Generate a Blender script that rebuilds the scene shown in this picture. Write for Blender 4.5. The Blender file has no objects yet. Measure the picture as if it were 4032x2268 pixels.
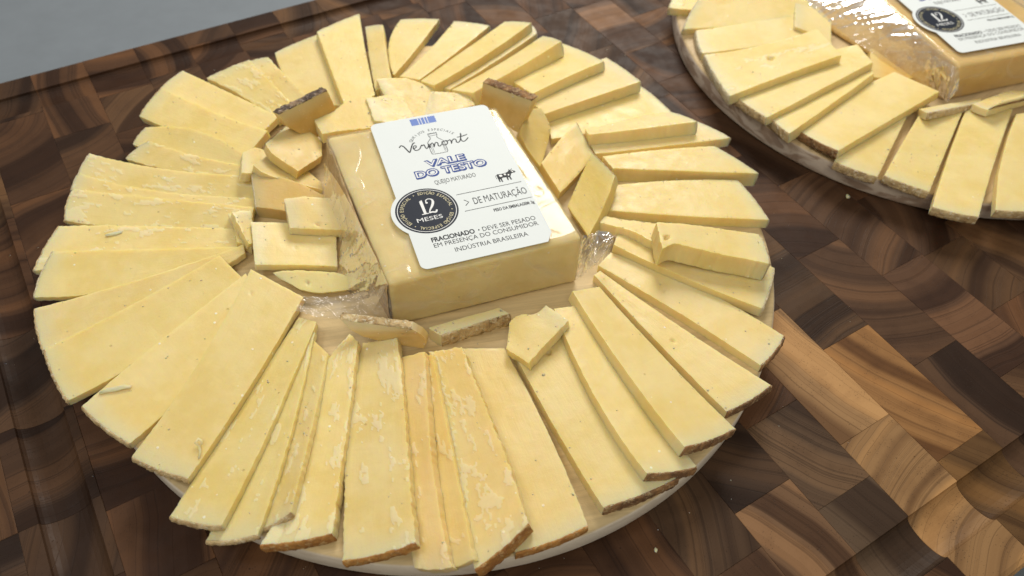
import bpy, bmesh, math, random
import numpy as np
from math import sin, cos, pi, radians, hypot, atan2
from mathutils import Vector, Matrix, noise

MM = 0.001
SC = bpy.context.scene
COL = SC.collection
random.seed(7)

# ------------------------------------------------------------------ camera
PITCH, ROLL, YAW = radians(50.263), radians(3.7568), radians(34.460)
_fw = np.array([0, cos(PITCH), -sin(PITCH)]); _rt = np.array([1., 0, 0]); _up = np.cross(_rt, _fw)
_r2 = cos(ROLL) * _rt + sin(ROLL) * _up; _u2 = -sin(ROLL) * _rt + cos(ROLL) * _up
_m = Matrix((( _r2[0], _u2[0], -_fw[0]), (_r2[1], _u2[1], -_fw[1]), (_r2[2], _u2[2], -_fw[2])))
_m = Matrix.Rotation(-YAW, 3, 'Z') @ _m
cam_d = bpy.data.cameras.new('camera'); cam = bpy.data.objects.new('camera', cam_d); COL.objects.link(cam)
cam.matrix_world = Matrix.Translation(Vector((-118.9, -237.66, 293.5)) * MM) @ _m.to_4x4()
cam_d.sensor_width = 36; cam_d.lens = 3147.18 / 4032 * 36
cam_d.clip_start = 0.01; cam_d.clip_end = 20
cam_d.dof.use_dof = True; cam_d.dof.focus_distance = 0.335; cam_d.dof.aperture_fstop = 11.0
SC.camera = cam

# ------------------------------------------------------------------ light
w = bpy.data.worlds.new('World'); SC.world = w; w.use_nodes = True
w.node_tree.nodes['Background'].inputs[0].default_value = (1.0, 0.945, 0.85, 1)
w.node_tree.nodes['Background'].inputs[1].default_value = 0.34
def area(name, pos, target, size, power, color, size_y=None):
    d = bpy.data.lights.new(name, 'AREA'); d.shape = 'RECTANGLE'; d.size = size; d.size_y = size_y or size
    d.energy = power; d.color = color
    o = bpy.data.objects.new(name, d); COL.objects.link(o)
    o.location = pos
    o.rotation_euler = (Vector(target) - Vector(pos)).to_track_quat('-Z', 'Y').to_euler()
    return o
area('key_and_fill_lamp', (0.56, 0.62, 0.74), (0.0, 0.0, 0), 0.40, 9.6, (1.0, 0.955, 0.88))
area('key_and_fill_lamp', (-0.60, 0.25, 1.1), (0.0, 0, 0), 0.22, 2.4, (0.95, 0.97, 1.0))  # added fill from the left, kept small for sharp highlights on the film
area('key_and_fill_lamp', (-0.45, -0.75, 1.1), (0, 0, 0), 0.45, 4.6, (1.0, 0.94, 0.80))  # added front fill, brightens the package front and slice sides
SC.view_settings.view_transform = 'Standard'; SC.view_settings.look = 'None'
SC.view_settings.exposure = 0.0; SC.view_settings.gamma = 1.0
SC.render.engine = 'CYCLES'
SC.cycles.transparent_max_bounces = 24
SC.cycles.max_bounces = 7
SC.cycles.use_adaptive_sampling = True; SC.cycles.adaptive_threshold = 0.02

# ------------------------------------------------------------------ node helpers
class NT:
    def __init__(s, name):
        s.m = bpy.data.materials.new(name); s.m.use_nodes = True
        s.t = s.m.node_tree; s.t.nodes.clear()
        s.out = s.t.nodes.new('ShaderNodeOutputMaterial')
    def n(s, typ, **kw):
        nd = s.t.nodes.new(typ)
        for k, v in kw.items():
            if k.startswith('_'): setattr(nd, k[1:], v)
        return nd
    def put(s, sock, v):
        if v is None: return
        if hasattr(v, 'is_linked') or hasattr(v, 'links'): s.t.links.new(v, sock)
        else:
            if isinstance(v, (tuple, list)) and len(v) == 3 and len(getattr(sock, 'default_value', [])) == 4: v = (*v, 1)
            sock.default_value = v
    def math(s, op, a, b=None, c=None, clamp=False):
        nd = s.n('ShaderNodeMath', _operation=op, _use_clamp=clamp)
        s.put(nd.inputs[0], a); s.put(nd.inputs[1], b); s.put(nd.inputs[2], c)
        return nd.outputs[0]
    def vmath(s, op, a, b=None, scale=None):
        nd = s.n('ShaderNodeVectorMath', _operation=op)
        s.put(nd.inputs[0], a); s.put(nd.inputs[1], b)
        if scale is not None: s.put(nd.inputs['Scale'], scale)
        return nd.outputs[1] if op in ('LENGTH', 'DISTANCE', 'DOT_PRODUCT') else nd.outputs[0]
    def noise(s, vec, scale, detail=3, rough=.55, dist=0):
        nd = s.n('ShaderNodeTexNoise'); s.put(nd.inputs['Vector'], vec); nd.inputs['Scale'].default_value = scale
        nd.inputs['Detail'].default_value = detail; nd.inputs['Roughness'].default_value = rough
        nd.inputs['Distortion'].default_value = dist
        return nd.outputs[0]
    def voro(s, vec, scale, rnd=1.0, out=0):
        nd = s.n('ShaderNodeTexVoronoi'); s.put(nd.inputs['Vector'], vec); nd.inputs['Scale'].default_value = scale
        nd.inputs['Randomness'].default_value = rnd
        return nd.outputs[out]
    def ramp(s, f, a, b, lo=0., hi=1.):
        nd = s.n('ShaderNodeMapRange', _interpolation_type='SMOOTHSTEP')
        s.put(nd.inputs[0], f); s.put(nd.inputs[1], a); s.put(nd.inputs[2], b); s.put(nd.inputs[3], lo); s.put(nd.inputs[4], hi)
        return nd.outputs[0]
    def mix(s, f, a, b, mode='MIX'):
        nd = s.n('ShaderNodeMix', _data_type='RGBA', _blend_type=mode)
        s.put(nd.inputs[0], f); s.put(nd.inputs[6], a); s.put(nd.inputs[7], b)
        return nd.outputs[2]
    def bump(s, h, strength, dist, nrm=None):
        nd = s.n('ShaderNodeBump'); nd.inputs['Strength'].default_value = strength; nd.inputs['Distance'].default_value = dist
        s.put(nd.inputs['Height'], h)
        if nrm: s.put(nd.inputs['Normal'], nrm)
        return nd.outputs[0]
    def mapping(s, vec, scale=(1, 1, 1), rot=(0, 0, 0)):
        nd = s.n('ShaderNodeMapping'); s.put(nd.inputs[0], vec); nd.inputs['Scale'].default_value = scale; nd.inputs['Rotation'].default_value = rot
        return nd.outputs[0]
    def bsdf(s, **kw):
        nd = s.n('ShaderNodeBsdfPrincipled')
        for k, v in kw.items(): s.put(nd.inputs[k.replace('_', ' ')], v)
        s.t.links.new(nd.outputs[0], s.out.inputs[0])
        return nd
    def seeded(s):
        """object coordinates shifted by a random amount per object"""
        tc = s.n('ShaderNodeTexCoord'); oi = s.n('ShaderNodeObjectInfo')
        k = s.vmath('MULTIPLY', (1, 1, 1), None)
        cx = s.n('ShaderNodeCombineXYZ')
        s.put(cx.inputs[0], s.math('MULTIPLY', oi.outputs['Random'], 3.71)); s.put(cx.inputs[1], s.math('MULTIPLY', oi.outputs['Random'], 7.13)); s.put(cx.inputs[2], s.math('MULTIPLY', oi.outputs['Random'], 1.93))
        return s.vmath('ADD', tc.outputs['Object'], cx.outputs[0]), oi, tc

def cheese_material(name, light, deep, sss=.62, rough=.42):
    m = NT(name); vec, oi, tc = m.seeded()
    n1 = m.noise(vec, 45, 3); n2 = m.noise(vec, 160, 4)
    col = m.mix(m.ramp(n1, .35, .68), light, deep)
    col = m.mix(m.math('MULTIPLY', m.ramp(n2, .45, .75), .35), col, tuple(min(1, c * 1.07) for c in light))
    uv = m.n('ShaderNodeUVMap').outputs[0]
    sx = m.n('ShaderNodeSeparateXYZ'); m.put(sx.inputs[0], uv)
    nearr = m.ramp(m.math('ADD', sx.outputs[0], m.math('MULTIPLY', n1, .5)), .35, 1.3, 1, 0)
    col = m.mix(m.math('MULTIPLY', nearr, .55), col, (0.66, 0.62, 0.40))
    att = m.n('ShaderNodeAttribute', _attribute_name='flake').outputs['Fac']
    fl = m.ramp(m.math('ADD', att, m.math('MULTIPLY', m.math('SUBTRACT', n2, .5), .5)), .35, .55)
    col = m.mix(m.math('MULTIPLY', fl, .48), col, (0.80, 0.72, 0.50))
    # white crystals and small dark pits
    cr = m.ramp(m.voro(m.vmath('ADD', vec, (0.3, .1, .7)), 170), .07, .11, 1, 0)
    cr = m.math('MULTIPLY', cr, m.ramp(m.noise(vec, 70, 1), .56, .62))
    col = m.mix(m.math('MULTIPLY', cr, .8), col, (0.93, 0.89, 0.74))
    pit = m.ramp(m.voro(vec, 120), .045, .075, 1, 0)
    pit = m.math('MULTIPLY', pit, m.ramp(m.noise(vec, 35, 1), .57, .63))
    col = m.mix(m.math('MULTIPLY', pit, .35), col, (0.36, 0.24, 0.08))
    fine = m.noise(vec, 900, 3, .6); med = m.noise(m.mapping(vec, (1, 1, 1)), 220, 3, .6)
    h = m.math('ADD', m.math('MULTIPLY', fine, .16), m.math('MULTIPLY', med, .30))
    drag = m.noise(m.mapping(uv, (.6, 8, 1)), 1, 4, .6, .3)
    drag2 = m.noise(m.mapping(uv, (3, .8, 1)), 1, 3, .6, .6)
    h = m.math('ADD', h, m.math('MULTIPLY', m.math('ADD', drag, drag2), .22))
    col = m.mix(m.math('MULTIPLY', m.ramp(drag, .5, .75), .08), col, tuple(min(1, c * 1.12) for c in light))
    col = m.mix(m.math('MULTIPLY', m.ramp(drag2, .5, .8), .16), col, tuple(c * .88 for c in deep))
    h = m.math('ADD', h, m.math('MULTIPLY', fl, .25))
    h = m.math('ADD', h, m.math('MULTIPLY', cr, .5))
    h = m.math('SUBTRACT', h, m.math('MULTIPLY', pit, 1.6))
    col = m.mix(1.0, col, oi.outputs['Color'], 'MULTIPLY')
    nb = m.bump(h, .55, .0006)
    ro = m.ramp(n2, .3, .75, rough - .08, rough + .16)
    m.bsdf(Base_Color=col, Roughness=ro, Normal=nb, Subsurface_Weight=sss, Subsurface_Radius=(1.0, .62, .16), Subsurface_Scale=.0050, Specular_IOR_Level=.34)
    return m.m
CHEESE = cheese_material('aged_cheese', (0.79, 0.64, 0.30), (0.755, 0.585, 0.225))
AMBER = cheese_material('translucent_amber_cheese', (0.66, 0.47, 0.18), (0.55, 0.36, 0.11), .35, .38)
PACKC = cheese_material('wrapped_cheese', (0.86, 0.725, 0.38), (0.80, 0.64, 0.28), .35, .40)

def rind_material(name, base, dark, pale, thr=.5, bs=.9):
    m = NT(name); vec, oi, tc = m.seeded()
    a = m.noise(vec, 130, 5, .65); b = m.noise(vec, 420, 4, .7, .6); c = m.voro(vec, 500)
    col = m.mix(m.ramp(a, thr - .12, thr + .12), base, dark)
    col = m.mix(m.math('MULTIPLY', m.ramp(b, .52, .66), .7), col, pale)
    h = m.math('ADD', m.math('MULTIPLY', b, 1.), m.math('MULTIPLY', c, .5))
    m.bsdf(Base_Color=col, Roughness=.75, Normal=m.bump(h, bs, .0012), Subsurface_Weight=.1, Subsurface_Radius=(1, .5, .2), Subsurface_Scale=.002)
    return m.m
RIND = dict(
    brown=rind_material('brown_rind', (0.36, 0.19, 0.07), (0.17, 0.085, 0.035), (0.52, 0.38, 0.2), .5),
    orange=rind_material('orange_rind', (0.50, 0.24, 0.055), (0.36, 0.15, 0.035), (0.68, 0.48, 0.22), .52),
    tan=rind_material('tan_rind', (0.62, 0.46, 0.23), (0.38, 0.24, 0.10), (0.78, 0.70, 0.52), .56),
    white=rind_material('pale_rind', (0.64, 0.54, 0.34), (0.55, 0.42, 0.22), (0.80, 0.74, 0.58), .58),
    wrapped=rind_material('wrapped_rind', (0.54, 0.39, 0.20), (0.44, 0.29, 0.13), (0.60, 0.46, 0.28), .5, .25),
    amber=rind_material('amber_wrapped_side', (0.74, 0.50, 0.18), (0.60, 0.37, 0.10), (0.78, 0.60, 0.32), .55, .25),
    dark=rind_material('dark_mottled_rind', (0.30, 0.20, 0.11), (0.07, 0.045, 0.03), (0.58, 0.48, 0.40), .47))

def block_material():
    m = NT('walnut_end_grain'); vec, oi, tc = m.seeded()
    r = oi.outputs['Random']
    def rnd(k, lo, hi):
        f = m.math('FRACT', m.math('MULTIPLY', r, k)); return m.math('MULTIPLY_ADD', f, hi - lo, lo)
    cx = m.n('ShaderNodeCombineXYZ')
    ang = rnd(37.7, 0, 6.283); dist = rnd(91.3, .04, .19)
    m.put(cx.inputs[0], m.math('MULTIPLY', m.math('COSINE', ang), dist)); m.put(cx.inputs[1], m.math('MULTIPLY', m.math('SINE', ang), dist))
    o2 = m.vmath('MULTIPLY', tc.outputs['Object'], (1, 1, .25))
    warp = m.noise(vec, 13, 2, .5)
    d = m.vmath('DISTANCE', o2, cx.outputs[0])
    d = m.math('ADD', d, m.math('MULTIPLY', m.math('SUBTRACT', warp, .5), .016))
    # broad heartwood bands, then year rings, then fine rings
    nd = m.n('ShaderNodeTexNoise', _noise_dimensions='1D'); m.put(nd.inputs['W'], m.math('MULTIPLY_ADD', d, 36, m.math('MULTIPLY', r, 40))); nd.inputs['Scale'].default_value = 1; nd.inputs['Detail'].default_value = 2
    broad = nd.outputs[0]
    nd = m.n('ShaderNodeTexNoise', _noise_dimensions='1D'); m.put(nd.inputs['W'], m.math('MULTIPLY_ADD', d, 190, m.math('MULTIPLY', r, 70))); nd.inputs['Scale'].default_value = 1; nd.inputs['Detail'].default_value = 3
    rings = nd.outputs[0]
    line = m.ramp(m.math('ABSOLUTE', m.math('SUBTRACT', rings, .5)), .0, .022, 1, 0)
    base = m.mix(1.0, oi.outputs['Color'], (1.0, .90, .76), 'MULTIPLY')
    dark = m.mix(1.0, base, (0.45, 0.40, 0.38), 'MULTIPLY'); pale = m.mix(1.0, base, (1.50, 1.46, 1.34), 'MULTIPLY')
    col = m.mix(m.ramp(broad, .40, .50), dark, base)
    col = m.mix(m.ramp(broad, .54, .62), col, pale)
    col = m.mix(m.math('MULTIPLY', m.ramp(rings, .35, .75), .30), col, m.mix(1.0, col, (0.62, 0.56, 0.5), 'MULTIPLY'))
    col = m.mix(m.math('MULTIPLY', line, .40), col, m.mix(1.0, base, (0.2, 0.16, 0.13), 'MULTIPLY'))
    blot = m.noise(vec, 60, 4, .6)
    col = m.mix(m.math('MULTIPLY', m.ramp(blot, .45, .75), .40), col, m.mix(1.0, col, (0.55, 0.5, 0.47), 'MULTIPLY'))
    pores = m.ramp(m.voro(vec, 900), .1, .25, 1, 0)
    pores = m.math('MULTIPLY', pores, m.ramp(m.noise(vec, 120, 2), .45, .6))
    col = m.mix(m.math('MULTIPLY', pores, .55), col, (0.03, 0.018, 0.01))
    speck = m.ramp(m.voro(m.mapping(vec, (1, 1, 1), (0, 0, .5)), 200), .05, .09, 1, 0)
    speck = m.math('MULTIPLY', speck, m.ramp(m.noise(vec, 40, 1), .55, .62))
    col = m.mix(m.math('MULTIPLY', speck, .7), col, m.mix(1.0, base, (0.3, 0.25, 0.2), 'MULTIPLY'))
    fine = m.noise(vec, 1400, 2, .6)
    h = m.math('SUBTRACT', m.math('MULTIPLY', fine, .35), m.math('ADD', m.math('MULTIPLY', pores, .8), m.math('MULTIPLY', line, .35)))
    ro = m.ramp(m.noise(vec, 90, 3), .3, .7, .46, .66)
    m.bsdf(Base_Color=col, Roughness=ro, Normal=m.bump(h, .4, .0003), Specular_IOR_Level=.17)
    return m.m
BLOCK = block_material()

def pine_material(name, top, side, streak, stripes):
    m = NT(name); tc = m.n('ShaderNodeTexCoord'); vec = tc.outputs['Object']
    g = m.noise(m.mapping(vec, (9, 130, 40)), 1, 4, .6, .4)
    g2 = m.noise(m.mapping(vec, (30, 900, 200)), 1, 2, .6)
    col = m.mix(m.ramp(g, .35, .7), top, tuple(c * .72 for c in top))
    col = m.mix(m.math('MULTIPLY', m.ramp(g2, .5, .7), .35), col, tuple(c * .6 for c in top))
    geo = m.n('ShaderNodeNewGeometry'); sz = m.n('ShaderNodeSeparateXYZ'); m.put(sz.inputs[0], geo.outputs['Normal'])
    sidef = m.ramp(m.math('ABSOLUTE', sz.outputs[2]), .4, .8, 1, 0)
    st = m.noise(m.mapping(vec, (60, 60, 160), (.7, .2, .4)), 1, 3, .5, .8)
    sc = m.mix(m.math('MULTIPLY', m.ramp(st, .47, .6), stripes), side, streak)
    sc = m.mix(.3, sc, m.mix(m.noise(vec, 300, 3), side, tuple(c * .7 for c in side)))
    col = m.mix(sidef, col, sc)
    m.bsdf(Base_Color=col, Roughness=.6, Normal=m.bump(m.math('ADD', g2, m.noise(vec, 700, 2)), .35, .0004))
    return m.m
DISC1 = pine_material('pale_pine_disc', (0.70, 0.53, 0.27), (0.74, 0.66, 0.54), (0.5, 0.4, 0.28), .35)
DISC2 = pine_material('streaked_pine_disc', (0.66, 0.49, 0.26), (0.62, 0.52, 0.42), (0.26, 0.15, 0.09), .9)

def film_material(name, haze, ior, bs=.6, cap=.38):
    m = NT(name); vec, oi, tc = m.seeded()
    a = m.noise(vec, 24, 2, .5, .8); b = m.noise(vec, 120, 2, .5, .5)
    ridge = m.math('ABSOLUTE', m.math('SUBTRACT', a, .5)); ridge = m.ramp(ridge, 0, .035, 1, 0)
    h = m.math('ADD', m.math('MULTIPLY', a, 1.6), m.math('ADD', m.math('MULTIPLY', ridge, .18), m.math('MULTIPLY', b, .012)))
    nb = m.bump(h, bs, .0016)
    gl = m.n('ShaderNodeBsdfGlossy'); gl.inputs['Roughness'].default_value = .09; m.put(gl.inputs['Color'], (1, 1, 1)); m.put(gl.inputs['Normal'], nb)
    tr = m.n('ShaderNodeBsdfTransparent'); m.put(tr.inputs[0], (0.97, 0.965, 0.95))
    df = m.n('ShaderNodeBsdfDiffuse'); m.put(df.inputs[0], (0.85, 0.84, 0.82)); m.put(df.inputs['Normal'], nb)
    fr = m.n('ShaderNodeFresnel'); fr.inputs[0].default_value = ior; m.put(fr.inputs['Normal'], nb)
    m1 = m.n('ShaderNodeMixShader'); m.put(m1.inputs[0], m.math('MULTIPLY_ADD', ridge, .08, haze)); m.t.links.new(tr.outputs[0], m1.inputs[1]); m.t.links.new(df.outputs[0], m1.inputs[2])
    m2 = m.n('ShaderNodeMixShader'); m.put(m2.inputs[0], m.math('MINIMUM', m.math('MULTIPLY', fr.outputs[0], .85), cap)); m.t.links.new(m1.outputs[0], m2.inputs[1]); m.t.links.new(gl.outputs[0], m2.inputs[2])
    m.t.links.new(m2.outputs[0], m.out.inputs[0])
    return m.m
FILM = film_material('clear_vacuum_film', .045, 1.42, .50)
FLAP = film_material('loose_film', .08, 1.6, .18, .55)

def plain(name, col, rough=.5, var=.06, bump=.15, scale=500, spec=.4, wrinkle=0):
    m = NT(name); tc = m.n('ShaderNodeTexCoord'); n = m.noise(tc.outputs['Object'], scale, 3)
    c = m.mix(n, tuple(max(0, x * (1 - var)) for x in col), tuple(min(1, x * (1 + var)) for x in col))
    nb = m.bump(n, bump, .0002)
    if wrinkle: nb = m.bump(m.noise(tc.outputs['Object'], 42, 3, .5, .6), wrinkle, .0012, nb)
    m.bsdf(Base_Color=c, Roughness=rough, Normal=nb, Specular_IOR_Level=spec)
    return m.m
PAPER = plain('white_label_paper', (0.74, 0.79, 0.80), .6, .015, .08, 900, .3, .25)
INK = plain('black_ink', (0.030, 0.034, 0.040), .6, spec=.2)
GREYINK = plain('grey_ink', (0.10, 0.115, 0.125), .5)
BLUE = plain('blue_ink', (0.045, 0.085, 0.30), .6, spec=.2)
NAVY = plain('navy_ink', (0.012, 0.018, 0.033), .55, spec=.2)
LBLUE = plain('bright_blue_ink', (0.11, 0.20, 0.55), .5)
GOLD = plain('gold_ink', (0.55, 0.50, 0.30), .45)
WHITE = plain('white_ink', (0.80, 0.82, 0.82), .5)
TABLE = plain('grey_table_laminate', (0.175, 0.20, 0.225), .55, .10, .3, 60)
UNDER = plain('dark_wood_core', (0.05, 0.03, 0.02), .8)

# ------------------------------------------------------------------ object helpers
def link(name, me, mats, parent=None, loc=None):
    o = bpy.data.objects.new(name, me); COL.objects.link(o)
    if not isinstance(mats, (list, tuple)): mats = [mats]
    if len(me.materials) == 0:
        for x in mats: me.materials.append(x)
    if parent: o.parent = parent
    if loc is not None: o.location = loc
    return o
def tag(o, label=None, cat=None, group=None, kind=None):
    if label: o['label'] = label
    if cat: o['category'] = cat
    if group: o['group'] = group
    if kind: o['kind'] = kind
    return o
def empty(name, loc, rz=0):
    o = bpy.data.objects.new(name, None); COL.objects.link(o); o.location = loc; o.rotation_euler = (0, 0, rz)
    o.empty_display_size = .01
    return o
def mesh(name, verts, faces, smooth=True):
    me = bpy.data.meshes.new(name); me.from_pydata([tuple(map(float, v)) for v in verts], [], faces)
    if smooth: me.polygons.foreach_set('use_smooth', [True] * len(me.polygons))
    me.update(); return me
def fbm(x, y, z=0, o=3):
    return noise.fractal(Vector((x, y, z)), 1.0, 2.0, o)
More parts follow.
